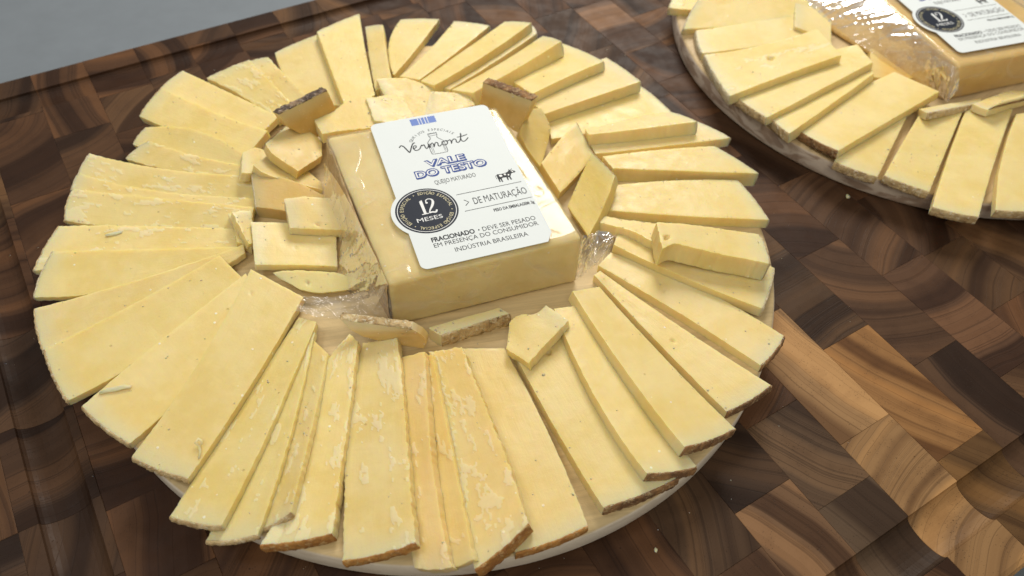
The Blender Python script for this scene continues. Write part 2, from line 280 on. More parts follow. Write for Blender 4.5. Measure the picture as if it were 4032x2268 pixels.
SLICES = [
  ('D','s',5,'orange',0.2,'flat cheese slice at the bottom, half under the flaky thick slice, orange rind end',[[-23.4,-157.4,17.2],[-21.2,-148.5,17.2],[-19.1,-139.2,17.2],[-17.1,-129.5,17.2],[-15.2,-119.5,17.2],[-13.4,-109.0,17.2],[-11.8,-98.1,17.2],[-10.3,-86.7,17.2],[-8.9,-74.9,17.2]],[[-51.7,-152.3,17.2],[-49.5,-142.9,17.2],[-47.0,-133.1,17.2],[-44.3,-123.0,17.2],[-41.2,-112.4,17.2],[-37.9,-101.4,17.2],[-34.1,-89.9,17.2],[-30.1,-77.9,17.2],[-25.6,-65.4,17.2]]),
  ('E','s',6,'brown',0.1,'cheese slice with a small square hole near its inner end and wide brown rind',[[-15.1,-154.8,18.2],[-14.6,-146.2,18.2],[-13.9,-137.4,18.2],[-13.1,-128.1,18.2],[-12.2,-118.6,18.2],[-11.1,-108.7,18.2],[-9.9,-98.4,18.2],[-8.5,-87.7,18.2],[-6.9,-76.5,18.2]],[[16.7,-159.5,18.2],[18.5,-149.7,18.2],[19.9,-139.6,18.2],[20.9,-129.2,18.2],[21.4,-118.5,18.2],[21.4,-107.5,18.2],[21.0,-96.2,18.2],[19.9,-84.7,18.2],[18.3,-72.9,18.2]]),
  ('F','s',5.5,'brown',0.1,'cheese slice just right of the one with the square hole, dark rind end',[[4.8,-153.6,23.5],[4.9,-144.5,23.3],[5.5,-135.0,23.1],[6.5,-125.3,22.9],[7.9,-115.1,22.7],[9.8,-104.6,22.5],[12.2,-93.7,22.3],[15.1,-82.3,22.2],[18.5,-70.4,22.0]],[[24.9,-160.2,20.1],[25.0,-150.7,20.1],[25.3,-140.8,20.1],[25.8,-130.6,20.1],[26.4,-120.0,20.1],[27.2,-109.1,20.1],[28.2,-97.7,20.1],[29.4,-85.8,20.1],[30.8,-73.4,20.1]]),
  ('G','s',5.5,'brown',0.1,'smooth cheese slice at the lower right, second right of the square hole slice',[[22.4,-153.3,26.6],[22.6,-144.0,26.3],[23.0,-134.4,26.0],[23.6,-124.3,25.7],[24.4,-113.9,25.4],[25.4,-103.1,25.1],[26.7,-91.8,24.7],[28.1,-80.0,24.4],[29.9,-67.6,24.1]],[[50.1,-154.3,17.8],[49.0,-144.8,18.0],[48.1,-135.0,18.2],[47.3,-124.9,18.3],[46.6,-114.4,18.5],[46.0,-103.5,18.7],[45.5,-92.3,18.9],[45.1,-80.6,19.1],[44.9,-68.4,19.2]]),
  ('Hh','s',5,'brown',0.1,'cheese slice at the lower right with a tiny pit mid length, brown rind edge below',[[52.5,-146.5,17.2],[51.7,-136.9,17.2],[51.0,-126.9,17.2],[50.3,-116.7,17.2],[49.7,-106.1,17.2],[49.1,-95.2,17.2],[48.6,-83.9,17.2],[48.2,-72.2,17.2],[47.8,-60.2,17.2]],[[77.5,-146.3,17.2],[74.2,-136.5,17.2],[70.9,-126.5,17.2],[67.7,-116.2,17.2],[64.5,-105.5,17.2],[61.3,-94.5,17.2],[58.1,-83.2,17.2],[55.0,-71.5,17.2],[52.0,-59.4,17.2]]),
  ('I','s',5,'brown',0.15,'cheese slice pointing lower right whose tip reaches farthest over the dark board',[[80.5,-136.7,17.2],[77.7,-127.3,17.2],[74.8,-117.7,17.2],[71.6,-107.9,17.3],[68.3,-98.0,17.3],[64.7,-87.9,17.3],[61.0,-77.6,17.3],[57.0,-67.2,17.4],[52.8,-56.6,17.4]],[[100.4,-130.3,17.2],[97.5,-120.5,17.2],[94.1,-110.6,17.3],[90.2,-100.8,17.3],[85.8,-91.0,17.3],[80.9,-81.2,17.3],[75.4,-71.6,17.3],[69.5,-62.1,17.4],[63.0,-52.7,17.4]]),
  ('J','s',5,'white',0.1,'cheese slice tucked under the thick broken one at the right edge, whitish rind',[[100.2,-115.1,19.9],[95.4,-108.0,20.1],[90.6,-100.6,20.3],[85.9,-93.1,20.5],[81.4,-85.4,20.7],[77.0,-77.4,20.9],[72.6,-69.3,21.1],[68.4,-60.9,21.3],[64.3,-52.2,21.5]],[[124.6,-98.3,17.0],[121.0,-89.7,17.2],[116.6,-81.6,17.3],[111.4,-73.9,17.5],[105.4,-66.8,17.6],[98.7,-60.1,17.7],[91.1,-54.1,17.9],[82.9,-48.6,18.0],[73.9,-43.8,18.2]]),
  ('K0','p',5,None,0.9,'low broken cheese end reaching from the thick broken slice towards the package',[[82.2,-71.2,25.2],[80.8,-66.8,25.0],[79.4,-62.4,24.6],[78.0,-57.8,24.3],[76.6,-53.2,23.9],[74.7,-48.9,23.4],[72.2,-45.1,22.7],[69.7,-41.1,22.0],[67.0,-37.3,21.5]],[[98.2,-55.6,20.4],[94.7,-52.8,20.4],[91.2,-50.1,20.4],[87.7,-47.3,20.5],[84.2,-44.6,20.5],[80.7,-41.8,20.5],[77.4,-38.9,20.5],[74.1,-35.9,20.5],[70.7,-33.0,20.5]]),
  ('K','s',10,'tan',0.7,'thickest slice at the right edge, broken off jagged at its inner end',[[114.3,-101.4,28.6],[109.5,-97.3,29.2],[104.7,-93.3,29.7],[99.8,-89.3,30.3],[95.0,-85.3,30.8],[90.5,-81.0,31.4],[85.9,-76.8,31.9],[81.4,-72.5,32.5],[73.9,-72.9,33.1]],[[128.6,-81.6,22.5],[122.9,-78.4,23.7],[117.2,-75.2,25.0],[111.5,-72.1,26.3],[105.9,-69.0,27.6],[100.2,-66.1,28.8],[94.5,-63.1,30.1],[88.6,-60.5,31.4],[82.7,-58.0,32.6]]),
  ('L','s',6,'white',0.1,'straight pale cheese slice at three o clock, lying over the thick broken slice',[[143.4,-74.2,18.2],[134.6,-68.8,18.2],[125.9,-63.3,18.2],[117.3,-57.7,18.2],[108.7,-52.0,18.2],[100.3,-46.3,18.2],[91.9,-40.4,18.2],[83.6,-34.5,18.2],[75.4,-28.4,18.2]],[[149.3,-44.7,18.2],[142.1,-40.4,18.2],[134.8,-36.3,18.2],[127.3,-32.5,18.2],[119.8,-28.8,18.2],[112.1,-25.3,18.2],[104.4,-22.0,18.2],[96.6,-18.9,18.2],[88.7,-16.0,18.2]]),
  ('M','s',9,'white',0.3,'narrow thick cheese bar at the right with a small crack in its front side',[[159.3,-48.6,21.2],[151.3,-43.6,21.2],[143.3,-38.7,21.2],[135.3,-33.7,21.2],[127.3,-28.8,21.2],[119.4,-23.8,21.2],[111.4,-18.9,21.2],[103.5,-14.0,21.2],[95.5,-9.0,21.2]],[[153.4,-21.0,21.2],[146.4,-17.7,21.2],[139.4,-14.6,21.2],[132.4,-11.6,21.2],[125.3,-8.7,21.2],[118.1,-6.0,21.2],[110.9,-3.5,21.2],[103.6,-1.0,21.2],[96.3,1.3,21.2]]),
  ('N','s',6,'white',0.3,'narrow cheese slice at the right directly above the cracked thick bar',[[168.7,-17.5,18.2],[159.3,-14.6,18.2],[150.0,-11.5,18.2],[140.9,-8.5,18.2],[131.8,-5.4,18.2],[122.8,-2.3,18.2],[114.0,0.9,18.2],[105.2,4.0,18.2],[96.6,7.2,18.2]],[[160.7,4.1,18.2],[152.7,5.7,18.2],[144.8,7.2,18.2],[137.0,8.8,18.2],[129.3,10.5,18.2],[121.7,12.2,18.2],[114.2,14.0,18.2],[106.7,15.8,18.2],[99.4,17.7,18.2]]),
  ('O2','s',4,'white',0.2,'broad low cheese slice at the upper right mostly covered along its near side',[[156.2,17.9,16.2],[146.2,18.5,16.2],[136.6,19.3,16.2],[127.3,20.5,16.2],[118.2,21.9,16.2],[109.4,23.6,16.2],[100.9,25.5,16.2],[92.5,27.8,16.2],[84.4,30.3,16.2]],[[155.4,46.6,16.2],[147.6,47.7,16.2],[139.9,48.6,16.2],[132.2,49.5,16.2],[124.5,50.3,16.2],[116.9,51.0,16.2],[109.4,51.6,16.2],[101.9,52.1,16.2],[94.4,52.6,16.2]]),
  ('O','s',8,'white',0.5,'cheese bar at the upper right with ragged split upper edge',[[153.7,-4.6,26.0],[146.5,-2.0,25.8],[139.3,0.5,25.6],[132.1,3.0,25.4],[125.0,5.5,25.2],[117.9,8.0,25.0],[111.0,10.5,24.8],[104.1,13.2,24.7],[97.3,15.9,24.5]],[[149.9,11.9,22.6],[144.1,14.2,22.6],[137.9,15.9,22.6],[131.5,17.1,22.6],[125.0,18.1,22.6],[118.5,19.0,22.6],[112.1,19.9,22.6],[105.9,21.0,22.6],[99.9,22.6,22.6]]),
  ('P1','s',7,'white',0.2,'wide thick cheese slice at the upper right with a straight lit front side',[[150.8,40.9,23.6],[142.6,41.2,23.5],[134.4,41.5,23.4],[126.4,41.8,23.3],[118.5,42.1,23.2],[110.7,42.4,23.1],[102.9,42.7,23.0],[95.3,43.0,22.8],[87.7,43.2,22.7]],[[151.3,73.9,19.2],[143.5,73.5,19.3],[135.7,72.9,19.4],[127.8,71.9,19.5],[120.0,70.6,19.6],[112.2,69.0,19.8],[104.4,67.1,19.9],[96.7,65.0,20.0],[89.0,62.5,20.1]]),
  ('Q1','s',6,'white',0.2,'cheese slice at one o clock, second below the deep yellow sided one',[[140.2,62.5,27.2],[133.5,62.0,27.2],[126.9,61.5,27.2],[120.3,60.9,27.1],[113.7,60.2,27.1],[107.2,59.4,27.1],[100.8,58.6,27.0],[94.5,57.8,26.9],[88.3,57.0,26.8]],[[136.2,101.7,18.3],[130.1,99.1,18.4],[124.1,96.4,18.6],[118.2,93.7,18.8],[112.3,91.0,19.0],[106.5,88.3,19.2],[100.8,85.6,19.4],[95.2,83.0,19.5],[89.7,80.4,19.7]]),
  ('R1','s',9,'white',0.2,'thick cheese slice at one o clock with deep yellow shaded front side',[[125.9,85.5,31.3],[117.5,84.0,30.3],[109.3,82.6,29.2],[101.2,81.4,28.2],[93.3,80.3,27.2],[85.5,79.3,26.1],[77.8,78.5,25.1],[70.2,77.8,24.1],[62.7,77.2,23.0]],[[126.9,106.1,22.6],[117.1,102.9,22.4],[107.5,99.9,22.3],[98.2,97.2,22.1],[89.1,94.7,22.0],[80.3,92.5,21.8],[71.6,90.5,21.7],[63.1,88.8,21.5],[54.8,87.2,21.4]]),
  ('S0','s',6,'white',0.2,'cheese slice showing only as a yellow strip beneath another at the top right',[[129.6,115.6,18.2],[119.6,111.9,18.2],[109.9,108.4,18.2],[100.5,105.2,18.2],[91.2,102.1,18.2],[82.2,99.2,18.2],[73.3,96.5,18.2],[64.7,94.0,18.2],[56.2,91.7,18.2]],[[131.4,125.5,18.2],[120.4,123.2,18.2],[109.5,120.6,18.2],[98.8,117.8,18.2],[88.3,114.8,18.2],[78.0,111.7,18.2],[67.8,108.4,18.2],[57.9,104.9,18.2],[48.1,101.3,18.2]]),
  ('S1','s',6,'white',0.2,'cheese slice at the top right lying on the one seen as a strip',[[127.5,119.3,24.0],[116.6,115.0,23.8],[105.9,111.1,23.6],[95.6,107.5,23.4],[85.5,104.2,23.2],[75.6,101.2,23.0],[66.0,98.5,22.8],[56.6,96.0,22.7],[47.4,93.9,22.5]],[[116.5,132.8,20.6],[106.7,128.8,20.6],[97.1,124.9,20.6],[87.8,121.1,20.6],[78.6,117.4,20.6],[69.6,113.9,20.6],[60.9,110.4,20.6],[52.3,107.0,20.6],[43.9,103.7,20.6]]),
  ('T1','s',5,'white',0.2,'thin cheese slice at the top, second right of the narrow sliver',[[109.2,137.6,17.2],[100.7,133.4,17.2],[92.3,129.4,17.2],[84.2,125.6,17.2],[76.2,121.9,17.2],[68.4,118.5,17.2],[60.7,115.2,17.2],[53.2,112.0,17.2],[45.9,109.0,17.2]],[[92.0,152.3,17.2],[84.7,146.7,17.2],[77.5,141.6,17.2],[70.5,136.7,17.2],[63.6,132.2,17.2],[56.9,128.1,17.2],[50.2,124.2,17.2],[43.7,120.6,17.2],[37.3,117.4,17.2]]),
  ('U1','s',5,'white',0.3,'triangular looking cheese slice at the top, right beside the narrow sliver',[[85.2,158.3,17.2],[78.6,152.9,17.2],[72.2,147.7,17.2],[65.8,142.7,17.2],[59.6,137.8,17.2],[53.5,133.1,17.2],[47.5,128.6,17.2],[41.6,124.3,17.2],[35.8,120.0,17.2]],[[63.9,169.1,17.2],[58.6,164.8,17.2],[53.8,159.9,17.2],[49.5,154.5,17.2],[45.7,148.7,17.2],[42.3,142.4,17.2],[39.4,135.6,17.2],[36.9,128.5,17.2],[34.9,120.9,17.2]]),
  ('V1','s',6,'white',0.4,'narrow cheese sliver at the top between two wider slices',[[50.3,164.5,20.2],[47.5,157.8,20.1],[44.6,150.9,20.3],[41.9,144.1,20.5],[39.2,137.2,20.8],[36.9,131.0,20.7],[34.7,125.0,20.5],[32.7,119.3,20.2],[30.7,113.3,20.1]],[[40.6,169.9,18.2],[37.5,161.9,18.2],[34.4,154.0,18.2],[31.5,146.4,18.2],[28.8,138.8,18.2],[26.1,131.4,18.2],[23.5,124.1,18.2],[21.0,116.9,18.3],[18.7,109.9,18.3]]),
  ('X1','s',5,'white',0.2,'wide cheese slice at eleven o clock left of the tallest reaching one',[[13.6,177.5,17.2],[12.2,168.0,17.2],[10.7,158.7,17.2],[9.2,149.7,17.2],[7.5,140.8,17.2],[5.9,132.1,17.2],[4.1,123.6,17.2],[2.3,115.3,17.2],[0.4,107.2,17.2]],[[-16.2,171.7,17.2],[-17.7,164.2,17.2],[-18.8,156.9,17.2],[-19.6,149.8,17.2],[-20.0,143.0,17.2],[-20.1,136.4,17.2],[-19.8,129.9,17.2],[-19.2,123.7,17.2],[-18.3,117.6,17.2]]),
  ('W1','s',5,'white',0.2,'cheese slice reaching farthest up towards the back edge of the board',[[44.4,186.4,17.3],[40.3,175.1,17.7],[36.4,164.2,18.0],[32.6,153.6,18.4],[29.1,143.3,18.7],[25.7,133.2,19.1],[22.5,123.4,19.4],[19.4,113.9,19.8],[16.5,104.6,20.1]],[[11.3,172.8,22.4],[9.3,163.1,22.4],[7.4,153.6,22.4],[5.5,144.3,22.4],[3.7,135.3,22.4],[1.9,126.5,22.4],[0.2,117.9,22.5],[-1.5,109.5,22.5],[-3.1,101.3,22.5]]),
  ('Y2','s',4,'white',0.8,'small pale crumbly slice tip at ten o clock beside a dark wood gap',[[-21.3,167.8,18.3],[-20.8,159.7,18.9],[-20.4,151.4,19.9],[-19.9,143.5,20.6],[-19.2,136.2,21.0],[-18.4,129.3,21.2],[-17.6,123.0,21.1],[-16.6,117.2,20.6],[-15.5,111.9,19.8]],[[-31.8,172.0,16.2],[-31.9,165.4,16.2],[-31.9,159.0,16.2],[-31.9,152.8,16.2],[-31.9,146.6,16.2],[-31.8,140.5,16.2],[-31.8,134.5,16.2],[-31.8,128.5,16.2],[-31.9,122.6,16.2]]),
  ('Y1','s',5,'white',0.9,'crumbly cheese slice with rough white broken surface at ten o clock',[[-32.4,165.5,21.5],[-31.7,158.2,21.6],[-30.9,150.9,21.7],[-30.0,143.9,21.8],[-29.1,137.0,21.9],[-28.1,130.5,21.8],[-27.1,124.5,21.3],[-25.9,119.0,20.5],[-24.9,113.4,19.9]],[[-58.3,166.4,17.3],[-54.9,160.3,17.4],[-51.8,153.7,17.6],[-49.0,146.9,17.8],[-46.4,140.0,17.9],[-44.1,133.0,18.1],[-41.8,126.0,18.2],[-39.6,119.0,18.3],[-37.4,112.2,18.4]]),
  ('Z1','s',4,'white',0.2,'pointed cheese slice at the upper left, farther of the two smooth ones',[[-67.4,178.3,18.0],[-63.2,170.0,18.1],[-59.1,161.7,18.2],[-55.1,153.3,18.4],[-51.1,145.0,18.7],[-47.3,136.8,19.0],[-43.5,128.5,19.3],[-39.9,120.2,19.7],[-36.3,112.0,20.2]],[[-84.1,169.2,16.2],[-80.9,159.5,16.2],[-77.5,150.2,16.3],[-73.9,141.5,16.3],[-70.2,133.1,16.4],[-66.2,125.2,16.5],[-62.1,117.6,16.7],[-57.8,110.5,16.8],[-53.3,103.6,17.0]]),
  ('Z2','s',5,'tan',0.2,'smooth golden cheese slice at the upper left, nearer of the two smooth ones',[[-82.4,162.8,21.9],[-78.1,154.1,21.8],[-73.7,145.7,21.7],[-69.3,137.7,21.7],[-64.7,129.9,21.6],[-60.1,122.5,21.6],[-55.4,115.4,21.5],[-50.6,108.5,21.5],[-45.7,101.9,21.4]],[[-99.3,150.6,17.2],[-94.8,142.5,17.2],[-90.2,134.7,17.3],[-85.5,127.2,17.4],[-80.8,119.8,17.5],[-76.1,112.7,17.5],[-71.3,105.7,17.6],[-66.5,99.0,17.7],[-61.6,92.5,17.7]]),
  ('AA','s',3.2,'white',0.4,'thin cheese slice at the left with a bluish white outer corner',[[-98.8,139.5,17.4],[-92.7,135.5,18.6],[-87.1,131.0,19.6],[-81.9,125.9,20.4],[-77.1,120.2,20.9],[-72.8,113.9,21.2],[-68.9,107.2,21.2],[-65.5,99.9,20.9],[-62.5,92.2,20.4]],[[-108.2,131.5,15.4],[-103.4,124.4,15.4],[-98.5,117.7,15.5],[-93.5,111.2,15.6],[-88.5,105.2,15.7],[-83.3,99.4,15.9],[-78.0,93.9,16.0],[-72.6,88.7,16.2],[-67.1,83.8,16.4]]),
  ('AB','s',3.2,'white',0.9,'short crumbly cheese slice at the left below the bluish white cornered one',[[-100.5,125.2,19.5],[-95.8,118.6,19.6],[-91.1,112.3,19.7],[-86.4,106.4,19.7],[-81.6,100.7,19.6],[-76.6,95.5,19.5],[-71.5,90.6,19.4],[-66.2,86.1,19.1],[-60.8,82.1,18.9]],[[-114.3,122.6,15.4],[-108.5,115.1,15.4],[-102.6,108.2,15.5],[-96.5,101.6,15.5],[-90.3,95.5,15.6],[-84.0,89.7,15.8],[-77.5,84.1,16.0],[-71.0,78.8,16.2],[-64.4,73.8,16.4]]),
  ('AC','s',3.2,'white',0.4,'cheese slice at the left with greenish pale top corner over dark wood',[[-128.7,133.4,16.8],[-120.8,124.2,17.0],[-112.9,115.7,17.3],[-104.9,107.7,17.5],[-96.7,100.3,17.8],[-88.4,93.4,18.0],[-79.9,87.1,18.2],[-71.2,81.2,18.4],[-62.3,75.8,18.6]],[[-138.5,119.2,15.4],[-130.0,111.0,15.4],[-121.5,103.2,15.4],[-113.0,95.6,15.5],[-104.3,88.4,15.5],[-95.6,81.4,15.6],[-86.7,74.6,15.7],[-77.8,68.1,15.8],[-68.7,61.9,15.9]]),
  ('AD','s',3.2,'white',1.0,'very ragged crumbly cheese slice, first below the greenish cornered one',[[-136.5,119.3,18.3],[-128.7,110.2,17.8],[-120.5,101.8,17.4],[-112.2,94.1,17.2],[-103.6,86.9,17.1],[-94.8,80.1,17.1],[-85.9,73.6,17.3],[-76.9,67.2,17.7],[-67.8,60.8,18.2]],[[-142.8,112.0,15.5],[-134.2,103.5,15.5],[-125.5,95.7,15.5],[-116.6,88.4,15.5],[-107.7,81.3,15.6],[-98.6,74.5,15.6],[-89.6,67.8,15.8],[-80.5,61.1,15.9],[-71.6,54.3,16.0]]),
  ('AE','s',3.2,'tan',0.6,'cheese slice at nine o clock with flaky rough patches along its near side',[[-141.9,110.2,17.5],[-133.0,102.8,17.8],[-124.1,95.6,18.2],[-115.2,88.4,18.4],[-106.3,81.4,18.6],[-97.5,74.5,18.8],[-88.6,67.8,18.9],[-79.7,61.1,18.9],[-70.8,54.7,18.8]],[[-150.3,92.4,15.4],[-141.7,85.0,15.4],[-132.9,78.3,15.5],[-123.9,71.9,15.5],[-114.9,66.0,15.6],[-105.7,60.4,15.7],[-96.4,55.0,15.8],[-87.1,49.6,16.0],[-77.7,44.4,16.1]]),
  ('AF','s',3.2,'tan',0.6,'cheese slice at the far left carrying one small loose white flake',[[-153.0,89.2,16.3],[-144.3,84.1,16.8],[-135.6,78.9,17.2],[-127.0,73.6,17.5],[-118.4,68.3,17.7],[-109.8,63.0,17.7],[-101.2,57.7,17.7],[-92.6,52.5,17.5],[-84.0,47.4,17.3]],[[-168.7,67.0,15.5],[-158.4,62.7,15.5],[-148.0,57.8,15.6],[-137.6,52.7,15.7],[-127.0,47.7,15.8],[-116.4,43.2,15.9],[-105.5,39.4,16.0],[-94.2,36.8,16.2],[-82.5,35.6,16.4]]),
  ('AG','s',3.2,'white',0.3,'cheese slice at the far left with rounded outer corner, below the loose flake',[[-158.6,71.0,19.0],[-149.5,66.0,19.3],[-140.4,61.1,19.5],[-131.2,56.2,19.5],[-122.0,51.5,19.5],[-112.7,46.9,19.4],[-103.4,42.3,19.1],[-93.9,37.8,18.8],[-84.4,33.3,18.3]],[[-171.9,51.2,15.4],[-163.1,46.3,15.4],[-154.1,42.2,15.5],[-145.0,38.7,15.6],[-135.7,36.0,15.8],[-126.2,34.0,16.0],[-116.4,32.7,16.2],[-106.3,32.2,16.5],[-95.9,32.4,16.8]]),
  ('AH','s',3.4,'tan',0.2,'cheese slice at the left whose bright upper edge runs up to the broken squares',[[-172.5,43.9,16.2],[-162.0,41.4,17.1],[-151.4,39.3,17.8],[-140.6,37.5,18.3],[-129.7,36.0,18.8],[-118.5,34.8,19.1],[-107.2,34.0,19.4],[-95.5,33.4,19.5],[-83.6,33.2,19.5]],[[-174.0,19.0,15.7],[-163.7,18.3,15.8],[-153.3,18.0,16.0],[-142.7,18.4,16.3],[-131.8,19.3,16.5],[-120.6,20.8,16.8],[-109.0,22.9,17.1],[-97.1,25.7,17.4],[-84.7,29.1,17.7]]),
  ('AI','s',4,'tan',0.15,'cheese slice at lower left with thin rind along its slanted outer end',[[-173.2,17.9,18.2],[-164.2,18.7,18.8],[-155.0,19.6,19.4],[-145.6,20.7,19.9],[-136.0,22.1,20.4],[-126.2,23.7,20.8],[-116.2,25.5,21.2],[-106.0,27.5,21.5],[-95.4,29.8,21.8]],[[-171.0,-10.4,16.2],[-161.5,-9.6,16.4],[-152.0,-8.2,16.5],[-142.2,-6.3,16.7],[-132.3,-3.8,16.9],[-122.2,-0.6,17.2],[-111.8,3.2,17.4],[-101.2,7.7,17.7],[-90.2,13.0,18.0]]),
  ('AJ','s',4,'tan',0.15,'cheese slice at lower left with a mouldy pinkish brown rind corner',[[-166.7,-16.2,17.2],[-158.0,-12.9,18.3],[-149.0,-9.4,19.2],[-139.8,-5.8,19.9],[-130.3,-2.0,20.3],[-120.4,2.0,20.6],[-110.3,6.2,20.7],[-99.7,10.7,20.5],[-88.6,15.4,20.2]],[[-155.4,-41.3,16.2],[-147.5,-38.4,16.3],[-139.5,-34.9,16.5],[-131.5,-30.7,16.7],[-123.5,-25.9,16.9],[-115.3,-20.2,17.1],[-107.1,-13.8,17.4],[-98.8,-6.6,17.7],[-90.3,1.6,18.0]]),
  ('W','s',8,'orange',1.0,'thick cheese slice at the bottom with white flaky patches and orange end',[[-44.1,-148.5,26.1],[-41.7,-140.1,26.0],[-39.5,-131.3,25.9],[-37.5,-122.2,25.8],[-35.5,-112.6,25.7],[-33.5,-102.7,25.6],[-31.5,-92.4,25.5],[-29.3,-81.6,25.4],[-26.9,-70.4,25.3]],[[-67.7,-151.4,20.3],[-64.2,-142.2,20.4],[-60.6,-132.5,20.4],[-56.8,-122.4,20.5],[-52.9,-111.8,20.6],[-49.1,-100.6,20.6],[-45.4,-88.8,20.7],[-41.9,-76.3,20.7],[-38.6,-63.0,20.8]]),
  ('V2','s',3,None,0.6,'narrow cheese strip beside the thick flaky slice at the bottom',[[-66.6,-148.8,23.4],[-63.4,-139.8,22.7],[-60.2,-130.5,22.2],[-56.9,-120.9,21.9],[-53.4,-110.9,21.9],[-49.9,-100.5,22.1],[-46.4,-89.8,22.5],[-42.8,-78.7,23.1],[-39.2,-67.2,24.0]],[[-75.9,-142.9,15.3],[-73.2,-133.6,15.2],[-70.1,-124.1,15.2],[-66.9,-114.1,15.3],[-63.2,-103.9,15.4],[-59.2,-93.3,15.6],[-54.7,-82.3,15.8],[-49.7,-71.1,16.2],[-44.1,-59.4,16.6]]),
  ('V','s',5,None,0.7,'pinkish cheese slice at the bottom with torn white outer end',[[-73.7,-146.6,21.6],[-71.3,-137.5,22.1],[-68.4,-128.1,22.6],[-65.0,-118.5,23.1],[-61.2,-108.6,23.6],[-56.8,-98.4,24.1],[-52.0,-87.8,24.6],[-46.9,-76.7,25.0],[-41.3,-65.2,25.5]],[[-84.6,-138.6,17.1],[-81.5,-129.7,17.2],[-78.1,-120.5,17.3],[-74.5,-111.0,17.4],[-70.5,-101.0,17.4],[-66.3,-90.7,17.5],[-61.8,-80.0,17.6],[-56.9,-68.8,17.7],[-51.8,-57.0,17.8]]),
  ('U','s',5,'orange',0.8,'long straight cheese slice at the bottom centre pointing at the camera, white smears',[[-81.1,-134.1,24.8],[-77.5,-125.3,24.5],[-73.7,-116.2,24.3],[-69.6,-106.7,24.0],[-65.4,-96.7,23.8],[-61.0,-86.3,23.5],[-56.5,-75.3,23.3],[-51.8,-63.8,23.0],[-47.0,-51.5,22.8]],[[-104.9,-124.3,17.1],[-100.6,-115.4,17.1],[-96.2,-106.0,17.2],[-91.6,-96.3,17.3],[-86.5,-86.1,17.4],[-80.9,-75.7,17.5],[-74.6,-65.0,17.6],[-67.6,-54.1,17.7],[-59.7,-43.2,17.8]]),
  ('Tt','s',6,'orange',0.7,'cheese slice left of the long straight bottom one, thick orange rind end',[[-103.8,-114.9,20.5],[-99.3,-107.4,20.8],[-94.6,-99.6,21.0],[-89.7,-91.5,21.3],[-84.5,-83.0,21.6],[-79.2,-74.2,21.9],[-73.7,-64.9,22.2],[-68.0,-55.2,22.5],[-62.1,-44.9,22.8]],[[-127.1,-104.8,18.3],[-119.4,-99.0,18.5],[-112.4,-91.3,18.7],[-105.7,-82.2,18.9],[-98.9,-72.2,19.1],[-91.6,-62.0,19.3],[-83.4,-52.2,19.5],[-74.0,-43.7,19.7],[-62.8,-37.4,19.9]]),
  ('Ss','s',2.6,'tan',0.5,'thin narrow cheese slice with wavy edge, between two wider ones at lower left',[[-113.3,-101.1,22.7],[-109.1,-95.2,23.2],[-104.7,-89.0,23.5],[-100.1,-82.5,23.5],[-95.3,-75.5,23.3],[-90.4,-68.2,22.9],[-85.4,-60.3,22.3],[-80.2,-51.9,21.5],[-74.8,-42.9,20.5]],[[-124.9,-98.5,16.3],[-119.3,-91.2,16.2],[-113.9,-83.3,16.1],[-108.4,-74.7,16.0],[-102.8,-65.6,15.8],[-97.1,-55.9,15.6],[-91.1,-45.7,15.4],[-84.8,-35.0,15.1],[-77.9,-23.9,14.8]]),
  ('Rr','s',2.6,'tan',0.4,'cheese slice at lower left hanging over the board rim, frayed outer end',[[-126.2,-101.2,18.7],[-120.3,-94.6,19.8],[-114.3,-87.4,20.5],[-108.2,-79.5,20.9],[-101.9,-71.0,21.0],[-95.5,-61.7,20.7],[-88.8,-51.5,20.1],[-81.9,-40.4,19.2],[-74.7,-28.3,17.9]],[[-143.0,-92.2,14.9],[-135.8,-85.7,15.1],[-128.3,-78.7,15.3],[-120.7,-71.2,15.4],[-112.9,-62.9,15.5],[-104.9,-54.0,15.6],[-96.7,-44.3,15.7],[-88.2,-33.7,15.7],[-79.4,-22.3,15.7]]),
  ('Q','s',3,'tan',0.3,'long cheese slice at lower left with a notch torn in its outer end',[[-135.9,-92.0,19.5],[-128.9,-85.6,20.0],[-121.7,-78.7,20.4],[-114.2,-71.3,20.6],[-106.5,-63.3,20.6],[-98.5,-54.7,20.4],[-90.1,-45.3,20.1],[-81.3,-35.2,19.5],[-72.1,-24.3,18.8]],[[-151.1,-77.1,15.2],[-143.3,-70.5,15.4],[-135.2,-63.6,15.5],[-126.6,-56.4,15.7],[-117.7,-49.0,15.8],[-108.3,-41.3,16.0],[-98.5,-33.2,16.2],[-88.2,-24.9,16.4],[-77.4,-16.1,16.6]]),
  ('P','s',4,'tan',0.15,'widest smooth cheese slice, topmost at lower left, with a curled shaving',[[-140.6,-68.2,18.9],[-132.9,-62.6,19.4],[-125.1,-56.6,19.8],[-117.0,-50.1,20.1],[-108.6,-43.1,20.2],[-100.0,-35.6,20.1],[-91.0,-27.4,19.9],[-81.5,-18.6,19.6],[-71.7,-9.0,19.1]],[[-156.0,-47.7,17.3],[-147.9,-42.5,18.6],[-139.6,-36.7,19.6],[-131.2,-30.1,20.4],[-122.7,-22.8,20.9],[-114.0,-14.6,21.3],[-105.0,-5.4,21.4],[-95.7,4.7,21.3],[-86.1,16.1,20.9]]),
  ('p15','p',4,None,1.0,'small crumbly cheese lump left of the broken square pieces',[[-83.2,54.1,21.1],[-83.3,51.7,21.0],[-83.4,49.5,20.8],[-83.5,47.2,20.7],[-83.7,44.9,20.5],[-84.1,42.7,20.4],[-84.7,40.5,20.2],[-85.3,38.3,20.1],[-85.9,36.1,20.0]],[[-77.9,51.2,20.7],[-78.0,48.4,20.4],[-78.0,45.9,20.0],[-78.0,43.5,19.4],[-78.5,41.0,19.0],[-79.1,38.4,18.8],[-79.7,35.7,18.6],[-80.3,32.9,18.5],[-80.9,30.2,18.4]]),
